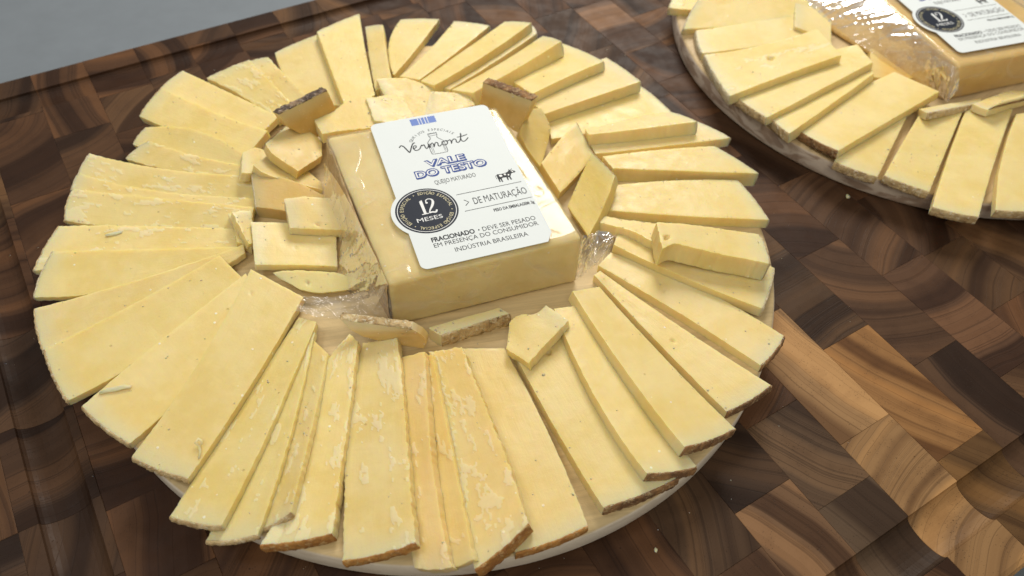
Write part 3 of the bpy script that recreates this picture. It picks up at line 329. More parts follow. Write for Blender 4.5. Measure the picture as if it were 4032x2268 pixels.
  ('p0a','p',5,None,0.9,'pale crumbly cheese lump at the inner ends of the left slices',[[-62.9,90.7,22.5],[-61.2,91.5,21.9],[-59.4,92.6,21.2],[-57.7,93.7,20.4],[-55.9,94.7,19.7],[-54.4,94.8,19.0],[-53.3,94.1,18.4],[-52.1,93.1,17.8],[-51.0,92.1,17.5]],[[-69.4,71.8,26.2],[-67.9,71.6,25.8],[-66.4,71.5,25.2],[-64.8,71.7,24.3],[-62.9,73.0,23.1],[-61.0,74.6,21.7],[-59.1,76.0,20.5],[-57.2,77.0,19.6],[-55.4,77.6,19.0]]),
  ('p0b','p',4,None,0.8,'thin broken cheese bit left of the whitish rinded tilted piece',[[-81.9,49.6,25.2],[-81.9,47.0,24.9],[-81.9,44.4,24.6],[-82.0,42.0,24.2],[-82.0,39.5,23.8],[-82.0,37.1,23.5],[-82.0,34.8,22.9],[-82.0,32.7,22.3],[-82.0,30.6,21.6]],[[-73.2,50.1,21.7],[-73.9,47.8,21.3],[-74.6,45.5,20.8],[-75.3,43.2,20.4],[-76.0,40.7,20.1],[-76.4,38.1,19.9],[-76.7,35.6,19.7],[-77.1,33.0,19.5],[-77.5,30.4,19.4]]),
  ('p5','p',5,None,0.4,'broken cheese piece behind the package, farthest of the group',[[21.8,113.4,23.3],[26.0,112.8,22.6],[30.2,112.1,21.9],[34.3,111.1,21.3],[38.0,109.4,20.9],[40.6,105.9,20.6],[43.2,102.5,20.2],[45.8,98.9,19.9],[48.3,95.3,19.7]],[[20.3,101.9,20.6],[21.2,97.6,20.3],[22.1,93.5,19.8],[23.1,89.5,19.4],[24.1,85.4,18.9],[25.1,81.5,18.5],[27.6,79.1,18.0],[30.1,76.5,17.7],[32.5,73.9,17.4]]),
  ('p6','p',5,None,0.3,'small flat cheese piece just behind the top edge of the white label',[[43.1,89.4,23.0],[45.8,89.0,22.2],[48.5,88.3,21.6],[50.9,87.4,21.2],[53.3,86.1,21.0],[55.6,84.8,20.9],[57.9,83.5,20.8],[60.3,82.3,20.6],[62.6,81.0,20.5]],[[31.5,74.8,20.8],[35.0,74.1,20.5],[38.5,73.5,20.2],[42.0,72.8,19.9],[45.5,72.1,19.7],[49.3,72.1,19.5],[53.1,72.0,19.3],[56.9,71.9,19.1],[60.7,71.8,19.0]]),
  ('p3','p',6,None,0.8,'irregular cheese chunk behind the left corner of the package',[[-23.5,94.8,27.0],[-18.8,94.8,26.8],[-14.0,94.8,26.5],[-9.1,95.9,26.2],[-3.9,99.0,26.0],[1.2,100.6,25.8],[6.3,100.9,25.5],[10.7,99.9,25.2],[13.4,95.4,25.0]],[[-24.3,79.3,27.0],[-20.4,78.7,26.8],[-16.5,78.2,26.5],[-12.7,77.4,26.2],[-8.9,76.3,26.0],[-5.2,75.2,25.8],[-1.3,74.2,25.5],[2.6,73.3,25.2],[6.5,72.4,25.0]]),
  ('p4','p',6,None,1.0,'crumbly cheese chunk behind the package, between two smoother pieces',[[7.6,95.6,27.0],[10.2,95.7,26.5],[12.9,95.7,26.0],[15.6,95.8,25.5],[18.3,95.8,25.0],[20.8,95.4,24.5],[22.9,94.2,24.0],[25.1,93.0,23.5],[27.2,91.9,23.0]],[[3.5,76.1,27.0],[5.8,75.1,26.5],[8.2,74.1,26.0],[10.5,73.1,25.5],[13.0,72.4,25.0],[16.0,72.8,24.5],[19.0,73.3,24.0],[22.0,73.7,23.5],[25.1,74.2,23.0]]),
  ('p1','p',5.5,'dark',0.2,'amber cheese piece propped up with dark mottled rind on top, left of package',[[-12.2,97.2,38.0],[-11.7,96.7,35.5],[-11.2,96.3,33.0],[-10.7,95.7,30.5],[-10.3,95.2,28.0],[-10.0,94.6,25.5],[-9.8,93.9,23.0],[-9.5,93.3,20.5],[-9.3,92.6,18.0]],[[-41.4,90.5,38.0],[-40.5,89.6,35.5],[-39.6,88.8,33.0],[-38.5,88.0,30.5],[-36.3,88.1,28.0],[-34.2,88.1,25.5],[-32.0,88.1,23.0],[-29.8,88.0,20.5],[-27.6,87.9,18.0]]),
  ('p11b','p',5,None,0.3,'flat cheese piece under the curved rinded one, left of the package',[[-51.6,85.5,20.0],[-49.3,82.1,19.7],[-46.9,78.9,19.2],[-44.4,76.1,18.6],[-41.6,73.7,18.0],[-39.1,70.7,17.5],[-37.9,66.2,17.3],[-36.8,61.6,17.2],[-35.7,56.9,17.2]],[[-62.6,73.8,26.9],[-60.9,69.4,25.6],[-58.1,66.3,24.3],[-54.9,63.6,23.1],[-51.5,60.9,22.1],[-48.1,58.2,21.1],[-44.6,55.5,20.2],[-41.2,52.7,19.4],[-37.9,49.6,18.8]]),
  ('p2','p',5,'brown',0.5,'broken cheese piece with curved dark rind edge, at the package left corner',[[-31.9,100.5,24.4],[-30.5,97.1,23.9],[-29.0,93.8,23.3],[-27.5,90.7,22.6],[-26.3,87.4,21.9],[-25.1,84.0,21.3],[-24.9,80.3,20.8],[-26.7,76.0,20.6],[-28.6,71.6,20.5]],[[-52.5,83.6,29.1],[-52.5,79.9,28.8],[-52.2,76.6,28.4],[-51.1,73.9,27.9],[-50.0,71.2,27.4],[-48.8,68.6,26.9],[-47.5,66.1,26.4],[-46.2,63.6,25.9],[-44.9,61.0,25.6]]),
  ('p11','p',8,'white',0.2,'tilted cheese piece with whitish rind strip on its left end',[[-64.5,73.3,23.2],[-60.8,70.3,23.2],[-57.0,67.3,23.2],[-53.6,63.8,23.1],[-50.2,60.3,22.9],[-47.0,56.6,22.6],[-44.5,52.1,22.2],[-42.0,47.6,21.9],[-39.6,43.0,21.7]],[[-70.5,52.6,20.3],[-67.5,50.4,20.3],[-64.6,48.2,20.3],[-61.8,45.7,20.3],[-59.0,43.2,20.2],[-56.2,40.8,20.2],[-53.4,38.4,20.2],[-50.6,36.0,20.2],[-47.8,33.6,20.2]]),
  ('p12','p',4,None,0.2,'larger flat square cheese piece lying under the small square one',[[-76.1,41.8,23.1],[-71.7,40.4,21.9],[-67.3,38.9,20.9],[-62.9,37.3,19.9],[-58.6,35.4,19.0],[-54.5,33.0,18.3],[-50.3,30.5,17.6],[-46.1,27.9,17.0],[-42.0,25.1,16.6]],[[-83.6,17.1,21.4],[-79.6,15.4,20.7],[-75.6,13.6,20.1],[-71.5,11.9,19.5],[-67.4,10.1,18.9],[-63.4,8.3,18.3],[-59.3,6.4,17.7],[-55.2,4.5,17.0],[-51.1,2.5,16.4]]),
  ('p13','p',6,None,0.4,'small square cheese piece on top of the larger square piece',[[-58.3,43.8,27.8],[-55.2,42.7,27.7],[-52.1,41.8,27.5],[-48.9,40.9,27.2],[-46.0,39.5,26.7],[-42.9,38.4,25.8],[-39.8,37.6,24.7],[-36.8,36.4,23.9],[-33.8,34.9,23.5]],[[-62.4,27.9,24.4],[-59.5,26.4,24.1],[-56.6,24.9,23.7],[-53.7,23.5,23.3],[-50.8,22.1,22.9],[-47.9,20.8,22.4],[-44.9,19.6,21.7],[-41.8,18.4,21.1],[-38.9,17.0,20.6]]),
  ('p14','p',4,None,0.3,'pointed flat cheese piece lying on the plastic flap below the squares',[[-78.4,10.1,20.1],[-73.3,8.8,19.9],[-68.4,6.6,19.7],[-63.7,3.8,19.4],[-59.0,1.0,19.1],[-54.2,-1.7,18.6],[-50.3,-5.6,18.2],[-46.6,-9.9,17.6],[-42.8,-14.1,17.0]],[[-76.8,6.8,18.3],[-73.9,2.1,17.7],[-71.1,-2.7,17.1],[-67.4,-6.3,16.7],[-63.0,-8.8,16.4],[-58.2,-10.5,16.2],[-53.4,-12.2,16.1],[-48.6,-14.1,16.1],[-43.8,-16.0,16.3]]),
  ('p7','p',5.5,'brown',0.2,'amber cheese piece standing with pinkish brown rind on top, behind the package right corner',[[74.8,37.2,40.0],[74.2,37.5,37.5],[73.4,37.7,35.0],[72.7,38.0,32.5],[71.9,38.2,30.0],[71.1,38.5,27.5],[70.3,38.7,25.0],[69.5,38.8,22.5],[68.6,39.0,20.0]],[[60.1,62.7,40.0],[60.2,63.4,37.5],[60.3,64.0,35.0],[60.3,64.6,32.5],[60.3,65.1,30.0],[60.3,65.7,27.5],[60.3,66.2,25.0],[60.3,66.7,22.5],[60.2,67.1,20.0]]),
  ('p8','p',5,None,0.3,'narrow cheese piece between standing rinded piece and the package right side',[[88.5,47.8,23.3],[87.7,42.7,22.4],[87.1,37.8,21.2],[85.6,33.1,20.3],[81.7,28.9,19.5],[77.8,24.6,18.9],[73.8,20.5,18.4],[69.8,16.2,18.0],[65.8,12.0,17.8]],[[78.9,47.1,26.2],[75.9,44.2,26.0],[73.0,41.3,25.8],[70.2,38.4,25.5],[67.5,35.7,25.1],[65.6,32.9,24.6],[65.2,29.9,23.8],[64.9,27.0,22.9],[64.4,23.9,22.2]]),
  ('p9','p',6,'tan',0.2,'diamond shaped cheese piece right of the package, the farther of two',[[95.1,6.8,18.2],[91.0,4.5,18.3],[87.0,2.3,18.4],[83.0,0.1,18.5],[79.0,-2.1,18.6],[75.0,-3.9,18.7],[71.1,-5.7,18.8],[67.2,-7.4,19.0],[63.4,-9.0,19.1]],[[99.6,29.9,22.1],[95.2,27.9,21.9],[90.9,26.0,21.7],[86.5,24.1,21.6],[82.2,21.9,21.5],[77.8,19.3,21.6],[73.5,16.7,21.7],[69.3,14.2,21.8],[65.2,11.7,21.8]]),
  ('p10','p',6,'tan',0.2,'diamond shaped cheese piece right of the package, the nearer of two',[[88.2,-19.2,27.9],[83.9,-23.0,27.6],[79.9,-26.5,27.0],[76.0,-29.5,26.1],[72.3,-32.2,25.1],[68.5,-34.9,24.1],[64.5,-37.5,23.3],[60.4,-40.1,22.7],[56.3,-42.8,22.3]],[[91.8,4.7,23.0],[88.0,2.1,22.1],[84.3,-0.4,21.2],[80.5,-3.1,20.5],[76.6,-5.9,20.0],[72.8,-8.9,19.5],[69.1,-11.8,19.1],[65.4,-14.8,18.7],[61.7,-17.9,18.4]]),
  ('p16','p',4,'tan',0.1,'lens shaped cheese offcut with crusty tan rind on top, near the package corner',[[-41.8,-54.6,29.0],[-40.7,-55.1,27.6],[-39.6,-55.6,26.2],[-38.5,-56.1,24.9],[-37.8,-56.9,23.5],[-37.2,-57.6,22.1],[-36.9,-58.3,20.8],[-37.8,-58.5,19.4],[-38.8,-58.7,18.0]],[[-64.8,-36.0,29.0],[-64.0,-38.1,27.6],[-63.2,-40.3,26.2],[-61.5,-42.0,24.9],[-59.9,-43.7,23.5],[-57.8,-44.9,22.1],[-55.6,-46.1,20.8],[-53.4,-47.3,19.4],[-51.2,-48.5,18.0]]),
  ('p17','p',8,'tan',0.2,'cheese offcut with its crusty cream rind facing the camera, before the package',[[1.3,-62.1,20.2],[1.0,-61.5,20.2],[0.7,-60.9,20.2],[0.5,-60.2,20.2],[0.2,-59.6,20.2],[-0.1,-58.9,20.2],[-0.4,-58.3,20.2],[-0.6,-57.6,20.2],[-0.9,-57.0,20.2]],[[-30.2,-57.6,20.2],[-30.5,-56.9,20.2],[-30.8,-56.1,20.2],[-31.2,-55.3,20.2],[-31.5,-54.5,20.2],[-31.8,-53.7,20.2],[-32.1,-53.0,20.2],[-32.4,-52.2,20.2],[-32.7,-51.4,20.2]]),
  ('p18','p',5,None,0.5,'broken cheese piece with jagged back, right of the crusty rind offcut',[[18.0,-81.7,26.7],[14.8,-82.7,26.2],[11.8,-83.6,25.6],[8.7,-84.5,25.0],[5.7,-85.4,24.6],[2.6,-86.5,24.3],[-0.5,-87.6,24.0],[-3.6,-88.7,23.7],[-6.6,-89.9,23.5]],[[15.9,-67.7,23.3],[11.9,-69.1,23.0],[8.3,-68.6,22.5],[5.4,-66.2,22.1],[1.7,-65.4,21.7],[-1.8,-66.7,21.3],[-4.6,-70.5,21.2],[-7.4,-74.3,21.4],[-10.3,-78.1,21.8]]),
  ('2a','t',5,'white',0.9,'crumbly slice at the far left tip of the second cheese board',[[222.1,101.6,17.2],[228.3,96.3,17.2],[235.2,91.8,17.2],[242.6,87.9,17.2],[250.3,84.2,17.2],[258.1,80.5,17.2],[265.7,76.5,17.2],[272.9,72.2,17.2],[279.5,67.1,17.2]],[[241.9,116.1,17.2],[251.7,112.4,17.2],[261.8,108.9,17.2],[271.9,105.4,17.2],[281.9,101.6,17.2],[291.4,97.3,17.2],[300.2,92.1,17.2],[307.9,85.9,17.2],[314.3,78.5,17.2]]),
  ('2b','t',5,'white',0.3,'second board cheese slice touching the top edge of the picture',[[214.2,77.9,17.1],[224.1,73.5,17.3],[234.1,69.2,17.4],[244.4,65.0,17.6],[255.0,61.1,17.7],[265.7,57.3,17.9],[276.8,53.7,18.1],[288.1,50.2,18.2],[299.7,46.9,18.4]],[[238.2,93.2,23.0],[247.5,90.6,22.7],[256.4,87.7,22.5],[265.2,84.3,22.2],[273.6,80.5,22.0],[281.7,76.4,21.8],[289.5,71.9,21.5],[296.9,67.0,21.3],[304.0,61.8,21.0]]),
  ('2c','t',5,'white',0.4,'second board cheese slice behind the one with the round hole',[[207.9,51.9,17.2],[216.9,48.9,17.2],[226.1,46.1,17.2],[235.5,43.6,17.3],[245.3,41.3,17.3],[255.3,39.3,17.3],[265.7,37.5,17.4],[276.4,35.9,17.4],[287.5,34.5,17.4]],[[220.0,72.5,17.9],[229.3,69.8,18.0],[238.6,67.1,18.1],[247.9,64.5,18.2],[257.1,62.1,18.4],[266.3,59.7,18.5],[275.4,57.4,18.6],[284.6,55.3,18.7],[293.7,53.2,18.8]]),
  ('2k','t',5,'tan',0.1,'second board cheese slice cut by the right edge of the picture',[[276.8,-140.0,17.2],[285.5,-134.3,17.2],[294.5,-128.3,17.2],[303.8,-122.2,17.2],[313.3,-115.8,17.2],[323.4,-109.4,17.2],[333.8,-102.8,17.2],[344.6,-96.0,17.2],[355.7,-88.9,17.2]],[[251.3,-125.8,17.2],[259.6,-120.1,17.2],[268.2,-114.3,17.2],[277.1,-108.4,17.2],[287.0,-102.9,17.2],[297.1,-97.3,17.2],[307.7,-91.7,17.2],[318.9,-86.2,17.2],[330.4,-80.7,17.2]]),
  ('2j','t',5,'tan',0.1,'second board cheese slice hanging lowest over the rim, next to picture edge',[[239.7,-124.9,17.2],[249.8,-119.3,17.2],[260.4,-113.6,17.2],[271.3,-107.8,17.2],[282.7,-101.9,17.2],[294.5,-95.8,17.2],[306.8,-89.6,17.2],[319.6,-83.2,17.2],[332.9,-76.7,17.2]],[[224.5,-108.0,17.2],[233.7,-102.7,17.2],[243.3,-97.4,17.2],[253.2,-92.0,17.2],[263.5,-86.4,17.2],[274.1,-80.8,17.2],[285.1,-75.1,17.2],[296.5,-69.2,17.2],[308.3,-63.3,17.2]]),
  ('2i','t',5,'tan',0.1,'second board cheese slice third from the right picture edge',[[232.3,-99.9,17.2],[240.4,-95.8,17.2],[248.8,-91.6,17.2],[257.3,-87.3,17.2],[266.1,-82.9,17.2],[275.2,-78.4,17.2],[284.4,-73.8,17.2],[293.9,-69.1,17.2],[303.7,-64.4,17.2]],[[221.1,-79.3,17.2],[228.1,-76.1,17.2],[235.3,-72.8,17.2],[242.7,-69.5,17.2],[250.2,-66.1,17.2],[257.8,-62.8,17.2],[265.7,-59.3,17.2],[273.6,-55.9,17.2],[281.8,-52.4,17.2]]),
  ('2h','t',5,'tan',0.1,'second board cheese slice half covered by a longer slanted one',[[217.1,-78.6,17.2],[224.0,-75.2,17.2],[230.9,-71.7,17.2],[238.0,-68.1,17.2],[245.3,-64.5,17.2],[252.7,-60.8,17.2],[260.3,-57.0,17.2],[268.0,-53.2,17.2],[275.9,-49.2,17.2]],[[205.8,-58.3,17.2],[212.6,-54.8,17.2],[219.5,-51.4,17.2],[226.6,-48.3,17.2],[233.9,-45.3,17.2],[241.3,-42.6,17.2],[248.8,-40.1,17.2],[256.4,-37.8,17.2],[264.2,-35.8,17.2]]),
  ('2g','t',5,'brown',0.1,'wide slanted second board slice reaching the package flap, brown rind end',[[208.1,-56.7,22.2],[218.9,-55.6,22.2],[229.8,-54.5,22.1],[241.0,-53.4,22.1],[252.4,-52.3,22.0],[264.1,-51.2,22.0],[275.9,-50.1,21.9],[288.1,-49.0,21.8],[300.5,-47.9,21.8]],[[206.9,-27.9,17.1],[218.0,-25.7,17.3],[229.1,-23.9,17.4],[240.4,-22.3,17.6],[251.7,-21.0,17.7],[263.0,-20.0,17.9],[274.5,-19.3,18.1],[285.9,-19.0,18.2],[297.3,-19.0,18.4]]),
  ('2f','t',6,'tan',0.2,'narrow bar like second board slice with a pale rind end',[[194.7,-33.7,22.5],[204.4,-32.0,22.6],[214.2,-30.2,22.7],[224.3,-28.3,22.7],[234.6,-26.4,22.8],[245.1,-24.4,22.9],[255.9,-22.3,22.9],[266.9,-20.1,23.0],[278.2,-17.9,23.1]],[[201.4,-10.9,18.2],[211.8,-9.9,18.3],[222.4,-9.0,18.4],[233.0,-8.2,18.6],[243.8,-7.5,18.7],[254.6,-7.0,18.8],[265.6,-6.6,19.0],[276.6,-6.4,19.1],[287.7,-6.3,19.2]]),
  ('2e','t',5,'tan',0.1,'second board slice directly below the one with the round hole',[[192.6,-18.0,23.1],[203.0,-17.4,23.4],[213.5,-16.8,23.8],[224.3,-16.1,24.2],[235.2,-15.4,24.6],[246.4,-14.7,25.0],[257.8,-14.0,25.4],[269.4,-13.2,25.8],[281.3,-12.5,26.1]],[[197.2,14.8,17.0],[210.3,16.3,17.2],[223.4,17.4,17.3],[236.5,17.9,17.5],[249.4,17.9,17.7],[262.2,17.4,17.9],[274.8,16.3,18.0],[287.2,14.6,18.2],[299.4,12.4,18.4]]),
  ('2d','t',6,'white',0.4,'second board cheese slice with one round hole and curled inner end',[[187.7,6.6,22.9],[197.5,6.1,23.5],[207.3,5.6,24.1],[217.2,5.0,24.6],[227.2,4.3,25.2],[237.3,3.5,25.8],[247.5,2.6,26.4],[257.7,1.7,27.0],[268.1,0.6,27.6]],[[206.8,49.2,18.3],[215.5,46.2,18.6],[224.6,43.5,18.8],[233.9,41.2,19.1],[243.6,39.2,19.4],[253.6,37.5,19.7],[264.1,36.2,20.0],[274.9,35.2,20.2],[286.2,34.6,20.5]]),
  ('2p','u',6,None,0.3,'deep amber cheese lump under the film at the left of the second package',[[282.7,-15.1,17.0],[287.1,-17.4,16.7],[291.5,-19.8,16.4],[296.0,-22.2,16.1],[300.4,-24.5,15.8],[305.9,-26.0,15.4],[311.4,-27.5,15.1],[317.0,-29.0,14.8],[322.5,-30.5,14.5]],[[304.4,6.0,17.0],[311.3,6.1,16.7],[318.3,6.1,16.4],[325.4,6.2,16.1],[328.7,3.1,15.8],[330.3,-1.4,15.4],[332.0,-5.8,15.1],[333.6,-10.2,14.8],[335.2,-14.6,14.5]]),
  ('2q','u',5,None,0.9,'pale crumbled cheese at the inner ends of the second board slices',[[275.2,43.4,20.5],[276.7,40.7,20.3],[278.2,37.9,20.1],[279.7,35.2,19.9],[281.2,32.4,19.8],[282.4,29.6,19.6],[282.9,26.3,19.4],[283.5,23.0,19.2],[284.0,19.8,19.0]],[[301.6,68.8,20.5],[303.1,65.6,20.3],[304.6,62.4,20.1],[306.1,59.2,19.9],[306.4,55.4,19.8],[305.5,51.0,19.6],[304.7,46.7,19.4],[303.9,42.4,19.2],[303.1,38.2,19.0]]),
  ('2m','u',4,'tan',0.2,'thin rinded cheese strip before the second package, left of two',[[319.0,-64.5,18.5],[319.7,-64.1,18.4],[320.4,-63.7,18.2],[321.2,-63.2,18.0],[322.0,-62.7,17.7],[322.8,-62.2,17.5],[323.6,-61.7,17.3],[324.4,-61.3,17.1],[325.0,-60.8,17.0]],[[275.6,-58.8,23.2],[275.7,-58.0,23.1],[275.9,-57.3,22.8],[276.2,-56.5,22.6],[276.7,-55.6,22.2],[277.4,-54.6,21.6],[278.4,-53.5,20.9],[279.5,-52.4,20.1],[280.1,-51.4,19.5]]),
  ('2n','u',4,None,0.3,'flat cheese offcut before the second package at the picture edge',[[310.3,-74.1,22.7],[314.8,-74.6,22.4],[319.5,-75.0,21.9],[324.8,-75.2,21.2],[330.4,-75.3,20.3],[336.3,-75.3,19.2],[342.0,-75.4,18.4],[347.3,-75.7,17.7],[352.2,-76.1,17.4]],[[308.8,-65.0,21.9],[316.4,-64.7,20.9],[324.1,-64.4,19.8],[331.7,-64.3,18.9],[339.1,-64.2,18.2],[346.0,-64.6,17.6],[350.9,-66.7,17.0],[355.5,-68.9,16.6],[360.0,-71.2,16.4]]),
  ('2o','u',4,'brown',0.2,'small dark rinded cheese offcut lying on another at the right picture edge',[[349.0,-76.6,20.1],[348.8,-76.5,20.5],[348.8,-76.3,20.9],[349.0,-76.0,21.1],[349.7,-75.6,21.0],[350.4,-75.1,20.9],[351.1,-74.7,20.8],[351.9,-74.2,20.7],[352.6,-73.8,20.7]],[[311.3,-74.7,25.3],[312.4,-74.6,25.4],[313.4,-74.6,25.5],[314.2,-74.6,25.7],[315.3,-74.6,25.8],[316.6,-74.4,25.7],[318.2,-74.2,25.5],[319.7,-74.0,25.3],[321.1,-73.8,25.2]]),
]
# ------------------------------------------------------------------ table and cutting board
TZ = -42 * MM
me = mesh('table_top', [(-3, -3, TZ), (3, -3, TZ), (3, 3, TZ), (-3, 3, TZ)], [(0, 1, 2, 3)], False)
tag(link('table_top', me, TABLE), 'smooth blue grey table surface beyond the cutting board', kind='structure')

BX0, BX1, BY0, BY1 = -213.0, 571.0, -250.5, 244.0
def board_h(x, y):
    """height profile of the board top in mm: rounded outer edge and a juice groove"""
    d = min(x - BX0, BX1 - x, y - BY0, BY1 - y)
    z = 0.
    if d < 3: z = -3 + math.sqrt(max(0, 9 - (3 - max(0, d)) ** 2))
    dg = d - 27.5
    if abs(dg) < 9.5: z = -4.6 * math.sqrt(max(0, 1 - (dg / 9.5) ** 2)) ** .9
    return z
board = tag(empty('cutting_board', (150 * MM, 0, 0)), 'large dark brown end grain cutting board with a juice groove along its rim', 'cutting board')
GB = [0, .4, 1.2, 3, 18, 18.4, 19.4, 21, 23, 25.5, 27.5, 29.5, 32, 34, 35.6, 36.6, 37]
BXS = sorted([BX0 + g for g in GB] + [BX1 - g for g in GB]); BYS = sorted([BY0 + g for g in GB] + [BY1 - g for g in GB])
def block(x0, x1, y0, y1, col):
    e = .03
    xs = sorted(set([x0 + e, x0 + e + .14, x1 - e - .14, x1 - e] + [v for v in BXS if x0 + .6 < v < x1 - .6]))
    ys = sorted(set([y0 + e, y0 + e + .14, y1 - e - .14, y1 - e] + [v for v in BYS if y0 + .6 < v < y1 - .6]))
    cx, cy = (x0 + x1) / 2, (y0 + y1) / 2; nx, ny = len(xs), len(ys)
    dz = random.uniform(-.08, .05)
    V = []; F = []
    for i, x in enumerate(xs):
        for j, y in enumerate(ys):
            z = board_h(x, y) + dz
            if i in (0, nx - 1) or j in (0, ny - 1): z -= .12
            V.append(((x - cx) * MM, (y - cy) * MM, z * MM))
    for i in range(nx - 1):
        for j in range(ny - 1):
            a = i * ny + j; F.append((a, a + ny, a + ny + 1, a + 1))
    ring = [i * ny for i in range(nx)] + [(nx - 1) * ny + j for j in range(1, ny)] + [i * ny + ny - 1 for i in range(nx - 2, -1, -1)] + [j for j in range(ny - 2, 0, -1)]
    b0 = len(V)
    for k in ring: V.append((V[k][0], V[k][1], -38 * MM))
    n = len(ring)
    for k in range(n):
        F.append((ring[k], b0 + k, b0 + (k + 1) % n, ring[(k + 1) % n]))
    F.append(tuple(b0 + k for k in range(n))[::-1])
    me = mesh('wood_block', V, F, False)
    o = link('wood_block', me, BLOCK, board, ((cx - 150) * MM, cy * MM, 0))
    o.color = (*col, 1)
PAL = [(.160, .082, .044), (.140, .072, .040), (.175, .094, .050), (.130, .068, .039), (.150, .078, .043), (.195, .112, .062), (.145, .076, .042), (.118, .066, .040)]
# strips of the board: seam x -> known joints and colours read off the wood in view
SEAM0, SW = 94.3, 29.65
JOINT = {-11: -46.4, -10: -46.4, -3: -192.8, -2: -177.6, -1: -193.5, 0: -177.3, 1: -138.4, 2: -165.8, 3: -120.6, 4: -163.2}
OVER = {(0, -158): (.40, .255, .135), (0, -195): (.36, .225, .115), (1, -175): (.36, .20, .085), (1, -231): (.20, .115, .05),
        (2, -190): (.100, .060, .040), (2, -130): (.145, .082, .050), (3, -83): (.15, .085, .052), (3, -150): (.17, .095, .06), (1, -110): (.125, .075, .045),
        (-1, -165): (.16, .105, .070), (-1, -225): (.17, .12, .085), (-2, -150): (.085, .052, .035), (-2, -210): (.27, .165, .10), (-3, -160): (.13, .08, .05), (-3, -225): (.25, .15, .09),
        (3, 100): (.24, .14, .085), (4, -100): (.14, .08, .05), (-11, 20): (.14, .085, .05), (-11, -80): (.08, .05, .036), (-10, 20): (.10, .06, .04), (-10, -75): (.10, .058, .036)}
k = -11
while SEAM0 + k * SW < BX1 - 2:
    x0 = max(BX0, SEAM0 + k * SW); x1 = min(BX1, SEAM0 + (k + 1) * SW)
    rs = random.Random(100 + k)
    j0 = JOINT.get(k, rs.uniform(-60, 10)); js = [j0]
    y = j0
    while y > BY0 + 12: y -= rs.uniform(62, 78) if k in (0, 1, 2, 3) else rs.uniform(30, 76); js.append(y)
    y = j0
    while y < BY1 - 12: y += (74 if k in (1, 2, 3) and y < -60 else rs.uniform(30, 78)); js.append(y)
    js = sorted(v for v in js if BY0 + 10 < v < BY1 - 10); js = [BY0] + js + [BY1]
    last = None
    for a, b in zip(js, js[1:]):
        c = rs.choice([p for p in PAL if p != last]); last = c
        v = rs.uniform(.48, .64)
        for (kk, yy), cc in OVER.items():
            if kk == k and a < yy < b: c = cc; v = .86 if cc[0] > .3 else .66
        v *= .90; block(x0, x1, a, b, tuple(q * v for q in c))
    k += 1

# ------------------------------------------------------------------ round boards
def disc(name, cx, cy, mat, label):
    R = 160; prof = [(0, 12.2), (60, 12.2), (120, 12.2), (150, 12.2), (157.6, 12.2), (158.8, 11.9), (159.6, 11.2), (160, 10.2), (160, 6), (160, 2), (159.6, 1.0), (158.8, .35), (157.5, .12), (0, .12)]
    n = 200; V = [(0, 0, 12.2 * MM)]; F = []
    P = prof[1:-1]
    for r, z in P:
        for i in range(n):
            a = 2 * pi * i / n; rr = r + (.25 * fbm(cos(a) * 3, sin(a) * 3, cx) if r > 155 else 0)
            V.append((rr * cos(a) * MM, rr * sin(a) * MM, z * MM))
    for i in range(n): F.append((0, 1 + i, 1 + (i + 1) % n))
    for k in range(len(P) - 1):
        for i in range(n):
            a = 1 + k * n + i; b = 1 + k * n + (i + 1) % n; F.append((a, a + n, b + n, b))
    F.append(tuple(1 + (len(P) - 1) * n + i for i in range(n))[::-1])
    o = link(name, mesh(name, V, F), mat, None, (cx * MM, cy * MM, 0)); tag(o, label, 'serving board', 'round boards of sliced cheese')
    return o
disc('round_serving_board', 0, 0, DISC1, 'round pale wooden board in the middle carrying the full ring of cheese slices').rotation_euler[2] = radians(-20)
disc('round_serving_board', 358.1, 7.6, DISC2, 'round wooden board with brown streaked rim at the upper right').rotation_euler[2] = radians(10)

